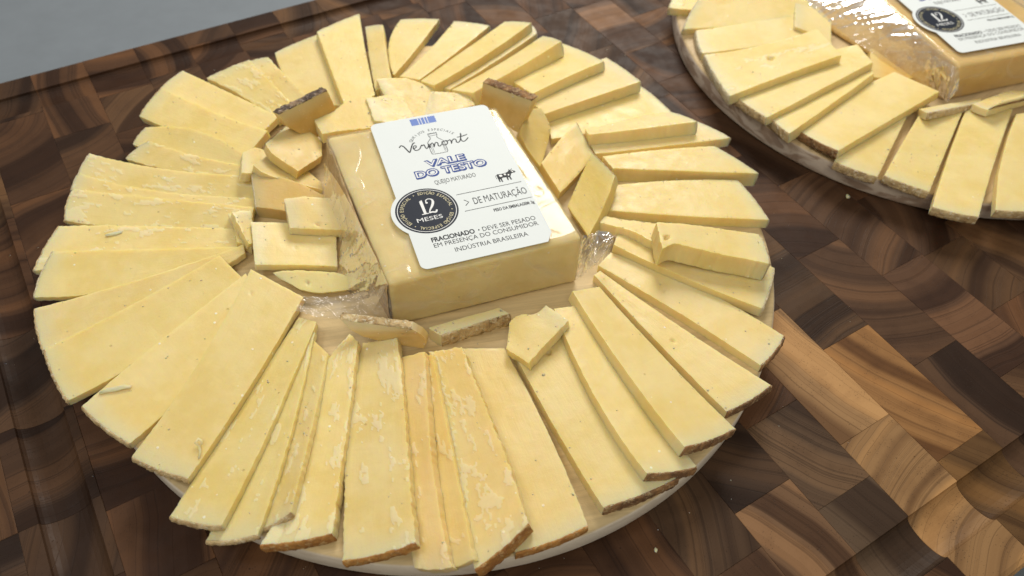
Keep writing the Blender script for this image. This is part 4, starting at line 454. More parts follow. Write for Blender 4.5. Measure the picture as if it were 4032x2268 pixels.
# ------------------------------------------------------------------ cheese slices
def resample3(P, n):
    P = np.array(P, float); d = np.r_[0, np.cumsum(np.linalg.norm(np.diff(P, axis=0), axis=1))]
    t = np.linspace(0, d[-1], n)
    return np.stack([np.interp(t, d, P[:, c]) for c in range(3)], 1)
def sst(x, a, b):
    t = min(1, max(0, (x - a) / (b - a))); return t * t * (3 - 2 * t)
CRUMB_SPOTS = []
DENTS = {'E': [(.13, .62, 0, 0)], '2d': [(0, 0, 0, 0)]}
HOLES = {'E': (0.86, .50, 1.3), '2d': (.47, .55, 2.2), 'p12': (.5, .6, .5), 'p13': (.5, .85, .9), 'I': (.62, .35, .5), 'Hh': (.45, .4, .8), 'K': (.93, .35, 1.4), 'p14': (.35, .6, .8), 'P': (.88, .8, .8)}
def slice_mesh(code, A, B, t, rough, seed, flake):
    A = np.array(A); B = np.array(B)
    L = max(np.linalg.norm(A[0] - A[-1]), np.linalg.norm(B[0] - B[-1])); W = max(np.linalg.norm(A[0] - B[0]), np.linalg.norm(A[-1] - B[-1]), np.linalg.norm(A[4] - B[4]))
    N = max(8, int(L / .95)); M = max(8, int(W / .95))
    A = resample3(A, N + 1); B = resample3(B, N + 1)
    c0 = (A.mean(0) + B.mean(0)) / 2
    # plane normal (up)
    nv = np.cross(A[-1] - A[0], B[0] - A[0]) + np.cross(B[0] - B[-1], A[-1] - B[-1]); nv /= np.linalg.norm(nv)
    if nv[2] < 0: nv = -nv
    top = np.zeros((N + 1, M + 1, 3)); fl = np.zeros((N + 1, M + 1))
    ra = .10 + rough * .52
    for i in range(N + 1):
        u = i / N; ac = B[i] - A[i]; wl = np.linalg.norm(ac) + 1e-6; ac = ac / wl
        al = (A[min(i + 1, N)] - A[max(i - 1, 0)] + B[min(i + 1, N)] - B[max(i - 1, 0)]); al = al / (np.linalg.norm(al) + 1e-6)
        eA = ra * (fbm(u * L * .50, seed, 1.3, 4)) - .15; eB = ra * (fbm(u * L * .50, seed, 7.7, 4)) - .15
        for j in range(M + 1):
            v = j / M
            p = A[i] + ac * wl * v
            p = p + ac * (-eA * (1 - v) + eB * v)
            # outer / inner end raggedness and rounded corners
            ee = ra * .9 * fbm(v * W * .3, seed, 3.1, 4); e2 = ra * 1.1 * fbm(v * W * .3, seed, 5.2, 4)
            bow = .9 * (1 - (2 * v - 1) ** 2) if L > 50 else 0
            p = p + al * (-(bow) * max(0, 1 - u * 6)) + al * ((ee) * max(0, 1 - u * L / 5) - e2 * max(0, 1 - (1 - u) * L / 5))
            da = v * wl; db = (1 - v) * wl; de = min(da, db, u * L, (1 - u) * L)
            z = .16 * fbm(u * L * .04, v * W * .05, seed + 4) + .05 * fbm(u * L * .3, v * W * .3, seed + 9)
            # flaky patches stand proud with a sharp border
            f = fbm(u * L * .075 + 3, v * W * .16, seed * 1.7, 4) + .42 * fbm(u * L * .35, v * W * .6, seed, 4)
            f += .20 * flake - .52 + (.25 if u < .12 or db < 2.5 else 0) * min(1, flake * 1.4)
            k = sst(f, 0, .10) * (1 if flake > .15 else 0)
            z += .28 * k * min(1, de / 1.2)
            if de < .4: z -= .10 * (1 - de / .4) ** 2
            fl[i, j] = k
            h = HOLES.get(code)
            if h:
                dd = hypot((u - h[0]) * L, (v - h[1]) * wl)
                if dd < h[2] * 1.25: z -= min(2.4, h[2] * 1.5) * sst(h[2] * 1.25 - dd, 0, h[2] * .5)
            top[i, j] = p + nv * z
    idx = lambda i, j: i * (M + 1) + j
    V = list(top.reshape(-1, 3)); att = list(fl.reshape(-1)); uv = []
    for i in range(N + 1):
        for j in range(M + 1): uv.append((i / N * L * .1, j / M * W * .1))
    F = []
    for i in range(N):
        for j in range(M): F.append((idx(i, j), idx(i + 1, j), idx(i + 1, j + 1), idx(i, j + 1)))
    ring = [idx(i, 0) for i in range(N + 1)] + [idx(N, j) for j in range(1, M + 1)] + [idx(i, M) for i in range(N - 1, -1, -1)] + [idx(0, j) for j in range(M - 1, 0, -1)]
    ctr = np.mean([V[k] for k in ring], 0)
    n = len(ring); prev = list(ring); K = max(3, int(t / 1.3))
    for r in range(1, K + 1):
        cur = []
        for q, k in enumerate(ring):
            p = V[k]; out = p - ctr; out = out - nv * out.dot(nv)
            # outward direction: away from the ring neighbours' line
            p0 = V[ring[q - 1]]; p1 = V[ring[(q + 1) % n]]; tg = p1 - p0; nn = np.cross(tg, nv); nn /= (np.linalg.norm(nn) + 1e-9)
            if nn.dot(out) < 0: nn = -nn
            s = r / K
            off = (.06 + (.05 + rough * .22) * fbm(q * .30, s * 2.2, seed + 13, 3)) * (1 if r < K else .3) + (.25 if r == K else 0) * 0
            cur.append(len(V)); V.append(p + nn * off - nv * (t * s)); att.append(0); uv.append(uv[k])
        for q in range(n): F.append((prev[q], prev[(q + 1) % n], cur[(q + 1) % n], cur[q]))
        prev = cur
    F.append(tuple(prev))
    V = (np.array(V) - c0) * MM
    me = mesh('cheese_slice', V, F)
    a = me.attributes.new('flake', 'FLOAT', 'POINT'); a.data.foreach_set('value', att)
    ul = me.uv_layers.new(name='UVMap')
    li = np.zeros(len(me.loops), int); me.loops.foreach_get('vertex_index', li)
    ul.data.foreach_set('uv', np.array(uv)[li].ravel())
    # make normals consistent
    bm = bmesh.new(); bm.from_mesh(me); bmesh.ops.recalc_face_normals(bm, faces=bm.faces)
    bm.verts.ensure_lookup_table(); rset = set(ring)
    for e in bm.edges:
        a, b = e.verts[0].index, e.verts[1].index
        if a in rset and b in rset: e.smooth = False
        elif len(e.link_faces) == 2 and e.calc_face_angle(0) > 1.0: e.smooth = False
    bm.to_mesh(me); bm.free()
    return me, c0, top, nv

def rind_mesh(top, nv, t, c0, crust, seed):
    """crust strip wrapped over the outer end (row 0 of the slice grid)"""
    row = top[0]; nxt = top[1]; M = len(row) - 1
    R = resample3(row, int(M * 1.6) + 1); Nx = resample3(nxt, int(M * 1.6) + 1); n = len(R)
    prof = [(-.35, .06), (-.05, .10), (.30, -.20), (.62, -.35 * t / 2), (.70, -.5 * t), (.6, -.78 * t), (.3, -.97 * t), (-.2, -1.0 * t)]
    V = []; F = []
    for i in range(n):
        d = R[i] - Nx[i]; d = d - nv * d.dot(nv); d /= np.linalg.norm(d)
        for k, (o, z) in enumerate(prof):
            nz = crust * fbm(i * .35, k * .8, seed, 4)
            oo = o + (nz * .8 if k > 0 else .25 * fbm(i * .5, 0, seed)) ; zz = z + (crust * .5 * fbm(i * .4, k, seed + 5, 3) if k > 1 else 0)
            V.append((R[i] + d * oo + nv * zz - c0) * MM)
    m = len(prof)
    for i in range(n - 1):
        for k in range(m - 1): a = i * m + k; F.append((a, a + 1, a + m + 1, a + m))
    F.append(tuple(range(m))); F.append(tuple((n - 1) * m + k for k in range(m))[::-1])
    for i in range(n - 1): a = i * m; F.append((a, a + m, a + 2 * m - 1, a + m - 1))
    me = mesh('rind', V, F)
    bm = bmesh.new(); bm.from_mesh(me); bmesh.ops.recalc_face_normals(bm, faces=bm.faces); bm.to_mesh(me); bm.free()
    return me
TINT = {'V': (1.0, .93, .90), 'V2': (1, .92, .86), 'W': (1, .95, .93), 'Ss': (1, .98, .95), 'D': (1, .98, .96), 'p12': (1.03, 1.05, 1.15), 'p13': (1.04, 1.06, 1.15), 'p14': (.98, 1.04, 1.05), 'p11': (.86, .76, .64), 'p2': (.86, .80, .66), 'p9': (.94, .88, .72), 'p10': (.92, .90, .74), 'p8': (.86, .80, .62), 'p7': (1.05, 1.05, 1.1), 'p3': (.98, .95, .86), 'p16': (1, 1, 1), '2p': (1.15, 1.05, .8), 'p1': (1.05, .98, .8), 'p11b': (.9, .84, .7)}
FLAKE = {'W': .95, 'U': .62, 'V': .5, 'V2': .5, 'Tt': .66, 'Ss': .3, 'AD': .9, 'AB': .8, 'Y1': .9, 'Y2': .6, 'AE': .55, 'AC': .4, 'AF': .3, 'p4': .4, '2a': .7, '2d': .3, 'p15': .6, 'Rr': .2, 'Q': .2}
GROUP = {'s': 'cheese slices fanned on the middle board', 'p': 'broken cheese pieces around the middle package', 't': 'cheese slices fanned on the second board', 'u': 'broken cheese pieces on the second board'}
SURF = {}
for si, (code, kind, t, rnd, rough, label, A, B) in enumerate(SLICES):
    me, c0, top, nv = slice_mesh(code, A, B, t, rough, si * 3.37 + 1, FLAKE.get(code, 0))
    mat = AMBER if code in ('p1', 'p7', 'p16', '2p') else CHEESE
    nm = 'cheese_slice' if kind in 'st' else 'cheese_piece'
    o = link(nm, me, mat, None, tuple(c0 * MM)); tag(o, label, 'cheese slice' if kind in 'st' else 'cheese piece', GROUP[kind])
    v = random.uniform(.955, 1.035); tt = TINT.get(code, (1, 1, 1)); o.color = (tt[0] * v, tt[1] * v, tt[2] * v * random.uniform(.94, 1.05), 1)
    if rnd:
        crust = {'p17': 1.3, 'p16': 1.2, 'p1': .9, 'p7': .9}.get(code, .55 if rnd in ('brown', 'tan') else .35)
        link('rind', rind_mesh(top, nv, t, c0, crust, si + .5), RIND[rnd], o)
    SURF[code] = (top, nv)

# ------------------------------------------------------------------ packages
def rbox(name, bot, top, r, cuts, disp, seed, zb, zt):
    """rounded box warped to four bottom and four top corners (mm), corners order FL FR BR BL"""
    bm = bmesh.new(); bmesh.ops.create_cube(bm, size=2); bmesh.ops.subdivide_edges(bm, edges=bm.edges[:], cuts=cuts, use_grid_fill=True)
    bot = np.array(bot, float); top = np.array(top, float); h = np.array([42., 50., (zt - zb) / 2])
    for v in bm.verts:
        p = np.array(v.co) * h; q = np.clip(p, -(h - r), h - r); d = p - q; l = np.linalg.norm(d)
        if l > 1e-6: p = q + d / l * r
        s = p / h; a, b, c = (s + 1) / 2
        f = (1 - a) * (1 - b); fr = a * (1 - b); br = a * b; bl = (1 - a) * b
        P0 = bot[0] * f + bot[1] * fr + bot[2] * br + bot[3] * bl; P1 = top[0] * f + top[1] * fr + top[2] * br + top[3] * bl
        xy = P0 * (1 - c) + P1 * c; z = zb + (zt - zb) * c
        n = s / np.linalg.norm(s); k = disp(xy[0], xy[1], z, s)
        v.co = Vector(((xy[0] + n[0] * k) * MM, (xy[1] + n[1] * k) * MM, (z + n[2] * k * (1 if c > .5 else 0)) * MM))
    me = bpy.data.meshes.new(name); bm.to_mesh(me); bm.free()
    me.polygons.foreach_set('use_smooth', [True] * len(me.polygons))
    a = me.attributes.new('flake', 'FLOAT', 'POINT'); me.uv_layers.new(name='UVMap')
    me.uv_layers[0].data.foreach_set('uv', [9.] * (2 * len(me.loops)))
    return me
def sheet(name, A, B, nu, nv, wr, seed, sag=0):
    """loose film: long soft folds running across the sheet, crumpled towards its free edge"""
    A = resample3(A, nu + 1); B = resample3(B, nu + 1); V = []; F = []
    Lu = np.linalg.norm(A[0] - A[-1])
    for i in range(nu + 1):
        for j in range(nv + 1):
            v = j / nv; u = i / nu * Lu; p = A[i] * (1 - v) + B[i] * v
            f = fbm(u * .16 + v * 1.5, v * .9, seed, 3); rd = max(0, 1 - abs(f) * 5) ** 1.5
            c = fbm(u * .5, v * 7, seed + 4, 3)
            z = wr * min(1, .3 + 3 * v) * (1.5 * rd + .8 * f + (.35 if Lu < 60 else .10) * c)
            V.append((p + np.array([wr * .5 * fbm(u * .3, v * 3, seed + 7), wr * .5 * fbm(u * .3, v * 3, seed + 17), z - sag * sin(pi * v)])) * MM)
    for i in range(nu):
        for j in range(nv): a = i * (nv + 1) + j; F.append((a, a + nv + 1, a + nv + 2, a + 1))
    return mesh(name, V, F)

def text_mesh(body, bold=0.0, shear=0.0):
    cu = bpy.data.curves.new('lettering', 'FONT'); cu.body = body; cu.size = 1; cu.offset = bold; cu.shear = shear; cu.resolution_u = 3
    ob = bpy.data.objects.new('lettering', cu); COL.objects.link(ob); bpy.context.view_layer.update()
    me = bpy.data.meshes.new_from_object(ob.evaluated_get(bpy.context.evaluated_depsgraph_get()))
    bpy.data.objects.remove(ob); bpy.data.curves.remove(cu)
    return me
def verts_of(me):
    a = np.zeros(len(me.vertices) * 3); me.vertices.foreach_get('co', a); return a.reshape(-1, 3)
def faces_of(me): return [tuple(p.vertices) for p in me.polygons]
class Flat:
    """collects flat print (mm, label frame) as one mesh"""
    def __init__(s): s.V = []; s.F = []
    def add(s, V, F): b = len(s.V); s.V += [tuple(v) for v in V]; s.F += [tuple(i + b for i in f) for f in F]
    def text(s, body, x0, x1, y0, y1, z, bold=0, slant=0, dx=0, dy=0):
        me = text_mesh(body, bold); v = verts_of(me); mn = v.min(0); mx = v.max(0)
        # capital height is the reference: measured on a plain H
        u = (v[:, 0] - mn[0]) / (mx[0] - mn[0]); hcap = .70
        yy = v[:, 1] / hcap
        s.add([(x0 + a * (x1 - x0) + dx, y0 + b * (y1 - y0) + slant * a * 0 + dy, z) for a, b in zip(u, yy)], faces_of(me)); bpy.data.meshes.remove(me)
    def stroke(s, pts, wd, z, smooth=True, wmap=None):
        P = np.array(pts, float)
        if smooth and len(P) > 2:
            out = []; Q = np.vstack([2 * P[0] - P[1], P, 2 * P[-1] - P[-2]])
            for i in range(1, len(Q) - 2):
                for k in range(6):
                    t = k / 6; a, b, c, d = Q[i - 1], Q[i], Q[i + 1], Q[i + 2]
                    out.append(.5 * ((2 * b) + (-a + c) * t + (2 * a - 5 * b + 4 * c - d) * t * t + (-a + 3 * b - 3 * c + d) * t ** 3))
            out.append(P[-1]); P = np.array(out)
        V = []; F = []
        for i in range(len(P)):
            tg = P[min(i + 1, len(P) - 1)] - P[max(i - 1, 0)]; tg = tg / (np.linalg.norm(tg) + 1e-9); n = np.array([-tg[1], tg[0]])
            ww = wd * (wmap(i / (len(P) - 1)) if wmap else 1)
            V += [(*(P[i] + n * ww / 2), z), (*(P[i] - n * ww / 2), z)]
        for i in range(len(P) - 1): F.append((2 * i, 2 * i + 1, 2 * i + 3, 2 * i + 2))
        s.add(V, F)
    def disc(s, cx, cy, r, z, n=64): s.add([(cx + r * cos(2 * pi * i / n), cy + r * sin(2 * pi * i / n), z) for i in range(n)], [tuple(range(n))])
    def ring(s, cx, cy, r, wd, z, a0=0, a1=2 * pi, n=72):
        V = []; F = []
        for i in range(n + 1):
            a = a0 + (a1 - a0) * i / n
            for q in (r + wd / 2, r - wd / 2): V.append((cx + q * cos(a), cy + q * sin(a), z))
        for i in range(n): F.append((2 * i, 2 * i + 2, 2 * i + 3, 2 * i + 1))
        s.add(V, F)
    def poly(s, P, z): s.add([(x, y, z) for x, y in P], [tuple(range(len(P)))])
    def arc_text(s, body, cx, cy, r, size, z, a_mid, span, wf=1.0):
        """letters standing outward on a circle, clockwise"""
        n = len(body)
        for i, ch in enumerate(body):
            if ch == ' ': continue
            a = a_mid + span / 2 - span * (i + .5) / n
            me = text_mesh(ch, .012); v = verts_of(me); c = (v[:, 0].max() + v[:, 0].min()) / 2
            for_v = [((x - c) * size * wf, y * size) for x, y in v[:, :2]]
            s.add([(cx + (r + yy) * cos(a) + xx * sin(a), cy + (r + yy) * sin(a) - xx * cos(a), z) for xx, yy in for_v], faces_of(me)); bpy.data.meshes.remove(me)
    def mesh(s, name):
        return mesh(name, [(x * MM, y * MM, z * MM) for x, y, z in s.V], s.F, False)

# label artwork, built once, shared by both packages ------------------------------
def label_art():
    parts = []
    SX, SY = -18.7, -15.8
    # paper outline: rounded rectangle with a round bulge for the seal on its left
    hw, hh, r = 30.0, 49.2, 3.2
    pts = []
    def arc(cx, cy, rr, a0, a1, n):
        for i in range(n + 1): a = radians(a0 + (a1 - a0) * i / n); pts.append((cx + rr * cos(a), cy + rr * sin(a)))
    arc(hw - r, hh - r, r, 0, 90, 6); arc(-hw + r, hh - r, r, 90, 180, 6)
    ra = 16.0; dxl = SX + hw
    th = math.degrees(math.acos(-dxl / ra)) if dxl < ra else 180
    arc(SX, SY, ra, th, 360 - th, 30)
    arc(-hw + r, -hh + r, r, 180, 270, 6)
    pts += [(26.5, -hh), (hw, -hh + 5.2)]
    n = len(pts)
    V = [(x * MM, y * MM, .30 * MM) for x, y in pts] + [(x * MM, y * MM, 0) for x, y in pts]
    F = [tuple(range(n)), tuple(range(n, 2 * n))[::-1]] + [(i, i + n, (i + 1) % n + n, (i + 1) % n) for i in range(n)]
    paper = mesh('label', V, F, False)
    z1, z2, z3, z4 = .33, .36, .39, .42
    f = Flat(); f.poly([(-10.4, 42.6), (2.2, 42.6), (2.2, 47.6), (-10.4, 47.6)], z1); parts.append(('blue_bar', f, LBLUE))
    f = Flat()
    for x in (-6.6, -5.2, -3.4, -2.0): f.poly([(x, 42.6), (x + .35, 42.6), (x + .35, 47.6), (x, 47.6)], z2)
    parts.append(('bar_stripes', f, WHITE))
    f = Flat(); f.arc_text('QUEIJOS ESPECIAIS', -3.2, 24.8, 11.9, 2.25, z1, radians(90), radians(118)); parts.append(('arched_lettering', f, GREYINK))
    f = Flat()   # milk bottle outline
    f.stroke([(-4.6, 34.4), (-4.6, 33.2), (-4.2, 31.2), (-6.0, 28.8), (-6.4, 27), (-6.4, 21), (-5.6, 19.7), (0, 19.6), (1.4, 20.4), (1.5, 26.8), (1.0, 28.6), (-.8, 31.1), (-.4, 33.2), (-.3, 34.4)], .38, z1)
    f.stroke([(-4.7, 34.6), (-.2, 34.6)], .7, z1); f.stroke([(-4.5, 33.0), (-.5, 33.0)], .3, z1)
    for x in (-5.6, -4.9, .3, .8): f.stroke([(x, 27.6), (x, 20.6)], .2, z1)
    parts.append(('bottle_emblem', f, GREYINK))
    f = Flat()   # script brand name
    f.stroke([(-20.2, 28.6), (-19.2, 29.8), (-18.0, 28.8), (-16.6, 24.6), (-16.0, 24.4), (-14.2, 28.2), (-13.0, 30.0), (-12.2, 29.9)], .62, z2)
    f.stroke([(-14.2, 26.0), (-12.6, 26.6), (-12.2, 27.6), (-13.0, 28.0), (-13.8, 26.9), (-13.5, 25.0), (-12.4, 24.5), (-11.0, 25.3), (-10.0, 26.9), (-9.5, 27.6), (-9.4, 27.0), (-8.4, 27.5), (-8.2, 25.6), (-7.8, 24.5), (-6.9, 25.3), (-6.1, 27.4)], .52, z2)
    f.stroke([(-6.1, 27.6), (-6.2, 24.6), (-5.4, 26.6), (-4.4, 27.6), (-3.9, 26.8), (-4.1, 24.6), (-3.2, 26.7), (-2.3, 27.6), (-1.7, 26.8), (-1.9, 25.0), (-1.2, 24.5), (-.2, 25.4)], .52, z2)
    f.stroke([(2.2, 27.5), (.6, 27.0), (.2, 25.4), (1.2, 24.6), (2.6, 25.2), (3.0, 26.7), (2.2, 27.6), (3.6, 27.2), (4.6, 27.6), (4.8, 26.4), (4.6, 24.7), (5.4, 26.6), (6.6, 27.6), (7.4, 26.8), (7.2, 25.2), (8.0, 24.6), (9.2, 25.8), (10.6, 29.2), (10.9, 31.0)], .52, z2)
    f.stroke([(10.9, 31.0), (10.0, 27.4), (9.9, 25.4), (10.8, 24.6), (12.2, 25.4), (13.6, 26.8)], .52, z2); f.stroke([(8.4, 28.4), (11.0, 28.5), (13.8, 29.2)], .5, z2)
    parts.append(('script_lettering', f, INK))
    for body, x0, x1, y0, y1 in (('VALE', -11.6, 8.0, 11.8, 16.0), ('DO TESTO', -18.0, 16.4, 5.4, 10.0)):
        f = Flat(); f.text(body, x0, x1, y0, y1, z1, .055, dx=.35, dy=-.45); parts.append(('title_shadow', f, BLUE))
        f = Flat(); f.text(body, x0, x1, y0, y1, z2, .065); parts.append(('title_outline', f, BLUE))
        f = Flat(); f.text(body, x0 + .5, x1 - .5, y0 + .25, y1 - .25, z3, -.004); parts.append(('title_lettering', f, WHITE))
    f = Flat(); f.text('QUEIJO MATURADO', -10.6, 9.0, -.9, 1.9, z1)
    f.text('DE MATURAÇÃO', 2.8, 28.2, -18.2, -13.9, z1)
    f.stroke([(-1.1, -14.2), (.7, -16.0), (-1.3, -17.9)], .4, z1, False)
    f.text('PESO DA EMBALAGEM: 3g', 9.8, 29.0, -25.2, -23.4, z1, .03)
    f.stroke([(-3.4, -10.1), (27.9, -10.1)], .32, z1, False); f.stroke([(-2.7, -21.2), (29.0, -21.2)], .32, z1, False)
    f.text('FRACIONADO', -21.7, -2.2, -35.2, -32.6, z1, .035); f.text('·', -.6, .1, -35.2, -32.6, z1, .06)
    f.text('DEVE SER PESADO', 1.4, 26.0, -35.2, -32.6, z1)
    f.text('EM PRESENÇA DO CONSUMIDOR', -21.5, 26.0, -38.6, -36.1, z1)
    f.text('INDÚSTRIA BRASILEIRA', -13.5, 19.5, -43.4, -40.9, z1)
    parts.append(('small_lettering', f, INK))
    f = Flat()   # cow
    f.poly([(18.2, -3.0), (18.6, -2.3), (20.5, -2.6), (22.6, -2.4), (24.0, -2.0), (24.6, -1.2), (25.6, -.9), (26.4, -1.5), (27.6, -2.6), (27.3, -3.3), (26.0, -3.3), (25.2, -3.6), (24.6, -4.8), (24.2, -5.3), (24.3, -7.6), (23.7, -7.6), (23.4, -5.6), (23.0, -5.5), (22.8, -7.5), (22.2, -7.5), (22.2, -5.4), (20.4, -5.2), (19.8, -5.9), (19.9, -7.9), (19.3, -7.9), (19.2, -6.2), (18.8, -5.8), (18.8, -7.6), (18.2, -7.6), (18.1, -5.0)], z1)
    f.stroke([(18.2, -2.8), (17.6, -3.6), (17.6, -5.4)], .25, z1); f.stroke([(25.0, -1.0), (24.9, -.3)], .3, z1); f.stroke([(26.0, -1.0), (26.5, -.4)], .3, z1)
    parts.append(('cow_emblem', f, INK))
    f = Flat()
    for P in ([(19.4, -3.0), (20.6, -3.2), (20.8, -4.2), (19.8, -4.5), (19.2, -3.8)], [(21.6, -2.8), (22.6, -2.9), (22.7, -3.8), (21.9, -4.0)], [(23.4, -3.6), (24.1, -3.7), (24.0, -4.6), (23.3, -4.5)], [(25.4, -1.6), (25.9, -1.6), (26.7, -2.7), (26.1, -2.8)]): f.poly(P, z2)
    parts.append(('cow_patches', f, WHITE))
    f = Flat(); f.disc(SX, SY, 14.1, z1); parts.append(('seal', f, NAVY))
    f = Flat(); f.ring(SX, SY, 13.1, .30, z2); 
    f.stroke([(-20.6, -9.6), (-19.7, -9.0), (-19.7, -17.6)], .3, z2, False)
    f.poly([(-20.7, -10.0), (-19.3, -9.0), (-19.3, -17.6), (-20.5, -17.6)], z3); f.poly([(-21.5, -17.6), (-18.4, -17.6), (-18.4, -18.1), (-21.5, -18.1)], z3)
    f.stroke([(-17.9, -11.2), (-17.6, -9.6), (-16.3, -9.0), (-14.9, -9.8), (-14.8, -11.6), (-15.8, -13.8), (-17.2, -15.8), (-18.0, -17.6)], .75, z3, True, lambda t: .6 + .9 * sst(t, .3, .6) * sst(1 - t, 0, .35))
    f.stroke([(-18.1, -17.6), (-16.6, -17.5), (-15.2, -17.9), (-14.3, -16.6)], .85, z3); f.disc(-17.6, -11.2, .55, z3, 14)
    f.text('MESES', -24.6, -13.0, -22.2, -19.8, z3, .0)
    parts.append(('seal_numerals', f, WHITE))
    f = Flat(); f.arc_text('EDIÇÃO ESPECIAL • ' * 3, SX, SY, 10.35, 2.35, z2, radians(-90 + 8), -2 * pi * -1, .86); parts.append(('seal_ring_lettering', f, GOLD))
    return paper, [(n, f.mesh(n), m) for n, f, m in parts]
PAPER_ME, ART = label_art()

def package(name, label, bot, top, zt, lab_xy, lab_ang, mat, tint, rind_side, flaps, seed, lab_z, front_mat=None, ws=1.0):
    c = np.mean(bot, 0); root = tag(empty(name, (c[0] * MM, c[1] * MM, 12.2 * MM)), label, 'packaged cheese', 'vacuum packed cheese wedges')
    inv = Matrix.Translation((-c[0] * MM, -c[1] * MM, -12.2 * MM))
    def cheese_d(x, y, z, s): return .5 * fbm(x * .05, y * .05, z * .05 + seed) + .22 * fbm(x * .25, y * .25, z * .25 + seed, 3)
    me = rbox('cheese_block', bot, top, 1.6, 34, cheese_d, seed, 12.4, zt - .5); me.transform(inv)
    o = link('cheese_block', me, mat, root); o.color = tint
    if rind_side:
        A, B, nm_, th = rind_side
        # a crust slab on the block's left side, slightly proud
        sh = sheet_solid('rind', A, B, .9, seed); sh.transform(inv); link('rind', sh, RIND[nm_], root)
    def film_d(x, y, z, s):
        e = max(abs(s[0]), abs(s[1]), abs(s[2]))
        topf = 1 if s[2] > .97 else 0
        side = 1 - topf
        wv = abs(fbm(x * .045 + 9, y * .045, z * .06 + seed, 2)); ridge = max(0, 1 - wv * 9)
        side *= 1.0 if s[0] < -.9 else .22
        return .62 + ws * side * (.9 * abs(fbm(x * .06, y * .06, z * .12 + seed, 3)) + .5 * ridge) + topf * (.08 * fbm(x * .1, y * .1, seed, 2) + (.22 * ridge if abs(s[0]) > .6 else 0))
    me = rbox('plastic_film', bot, top, 2.0, 60, film_d, seed + 5, 12.25, zt + .05); me.transform(inv)
    fo = link('plastic_film', me, FILM, root)
    for (A, B, wr, sg) in flaps:
        s = sheet('film_flap', A, B, 90, 50, wr, seed + len(A), sg); s.transform(inv); link('film_flap', s, FLAP, root)
    lo = link('label', PAPER_ME, PAPER, root, ((lab_xy[0] - c[0]) * MM, (lab_xy[1] - c[1]) * MM, (lab_z - 12.2) * MM)); lo.rotation_euler = (0, 0, radians(lab_ang))
    for n, me, m in ART: link(n, me, m, lo)
    return root
def sheet_solid(name, A, B, th, seed):
    A = resample3(A, 60); B = resample3(B, 60); V = []; F = []; nv = 16
    nrm = np.cross(A[-1] - A[0], B[0] - A[0]); nrm /= np.linalg.norm(nrm)
    if nrm[0] > 0 and abs(nrm[0]) > abs(nrm[1]) or (abs(nrm[1]) > abs(nrm[0]) and nrm[1] > 0): nrm = -nrm
    for s in (0, 1):
        for i in range(60):
            for j in range(nv + 1):
                v = j / nv; p = A[i] * (1 - v) + B[i] * v
                if s: p = p + nrm * (th * (.5 + .5 * max(-.35, fbm(i * .2, j * .35, seed, 4)))) * min(1, 4 * min(v, 1 - v) + .15)
                else: p = p - nrm * .8
                V.append(p * MM)
    m = 60 * (nv + 1)
    for i in range(59):
        for j in range(nv): a = i * (nv + 1) + j; F += [(a, a + nv + 1, a + nv + 2, a + 1), (m + a, m + a + 1, m + a + nv + 2, m + a + nv + 1)]
    for i in range(59):
        a = i * (nv + 1); b = a + nv; F += [(a, m + a, m + a + nv + 1, a + nv + 1), (b, b + nv + 1, m + b + nv + 1, m + b)]
    me = mesh(name, V, F); bm = bmesh.new(); bm.from_mesh(me); bmesh.ops.recalc_face_normals(bm, faces=bm.faces); bm.to_mesh(me); bm.free()
    return me
P1L = ([(-27.6, 62.5, 37), (-33, 33, 37), (-38, 4, 37), (-42.4, -35, 37)], [(-29, 63.5, 14), (-36, 33, 14), (-40.5, 4, 14), (-43.6, -37, 14)], 'wrapped', 1)
FL1 = [
 ([(-35.7, 46.4, 38), (-35.6, 29.4, 38), (-36.6, 13.8, 38), (-38.9, -3.1, 38), (-40.3, -19.6, 38), (-42.3, -34.9, 38)],
  [(-42.1, 38.8, 20), (-42.8, 25.3, 18), (-43.7, 16.1, 17), (-50.0, 3.3, 16), (-53.1, -10.6, 15), (-49.0, -28, 14)], .55, 1),
 ([(-42.0, -34.6, 34), (-49.2, -22.1, 23), (-60.9, -17.0, 21), (-72.1, -11.2, 22)],
  [(-42.4, -37.6, 17), (-52.0, -34.1, 17), (-62.8, -28.3, 19), (-71.2, -22.2, 20), (-77.8, -15.4, 20)], .8, 0),
 ([(44.1, -52.2, 38), (50.1, -51.7, 35), (56.7, -48.1, 31), (61.8, -49.9, 29), (62.0, -54.2, 27)],
  [(39.0, -57.6, 14), (42.8, -58.8, 18), (47.2, -58.8, 21), (52.7, -59.0, 23), (57.4, -57.6, 25)], 1.1, -3),
]
package('packaged_cheese', 'plastic wrapped cheese wedge with white label in the centre of the middle board',
        [(-43.3, -38.0), (41.0, -56.6), (56.0, 44.0), (-28.0, 63.5)], [(-42.0, -35.6), (43.6, -53.6), (56.6, 43.0), (-27.3, 62.7)], 38.8,
        (12.33, 4.13), -12.43, PACKC, (1, .98, .92, 1), P1L, FL1, 3.0, 40.15)
P2L = ([(335.2, 60, 33), (327.2, 24, 33), (319.2, -8, 33), (311.6, -45, 33)], [(300.4, 65, 14), (303, 24, 14), (305.5, -8, 14), (309, -48, 14)], 'amber', 1)
FL2 = [
 ([(332.8, 61.0, 34), (325.4, 22.9, 34), (319.0, -8.0, 34), (314.9, -28.4, 34), (312.0, -44.5, 34)],
  [(301.3, 65.9, 19), (300.5, 41.2, 19), (300.7, 18.5, 18), (301.9, 1.4, 17), (303.8, -22.7, 16)], .3, -1),
 ([(311.4, -26.3, 31), (311.2, -37.2, 32), (311.4, -45.9, 33)],
  [(310.2, -28.5, 16), (307.6, -43.9, 16), (303.6, -53.6, 17), (311.5, -52.2, 21)], .7, -2),
]
a2 = -13.6
lx, ly = 319.2, -39.1   # lower left corner of the second label
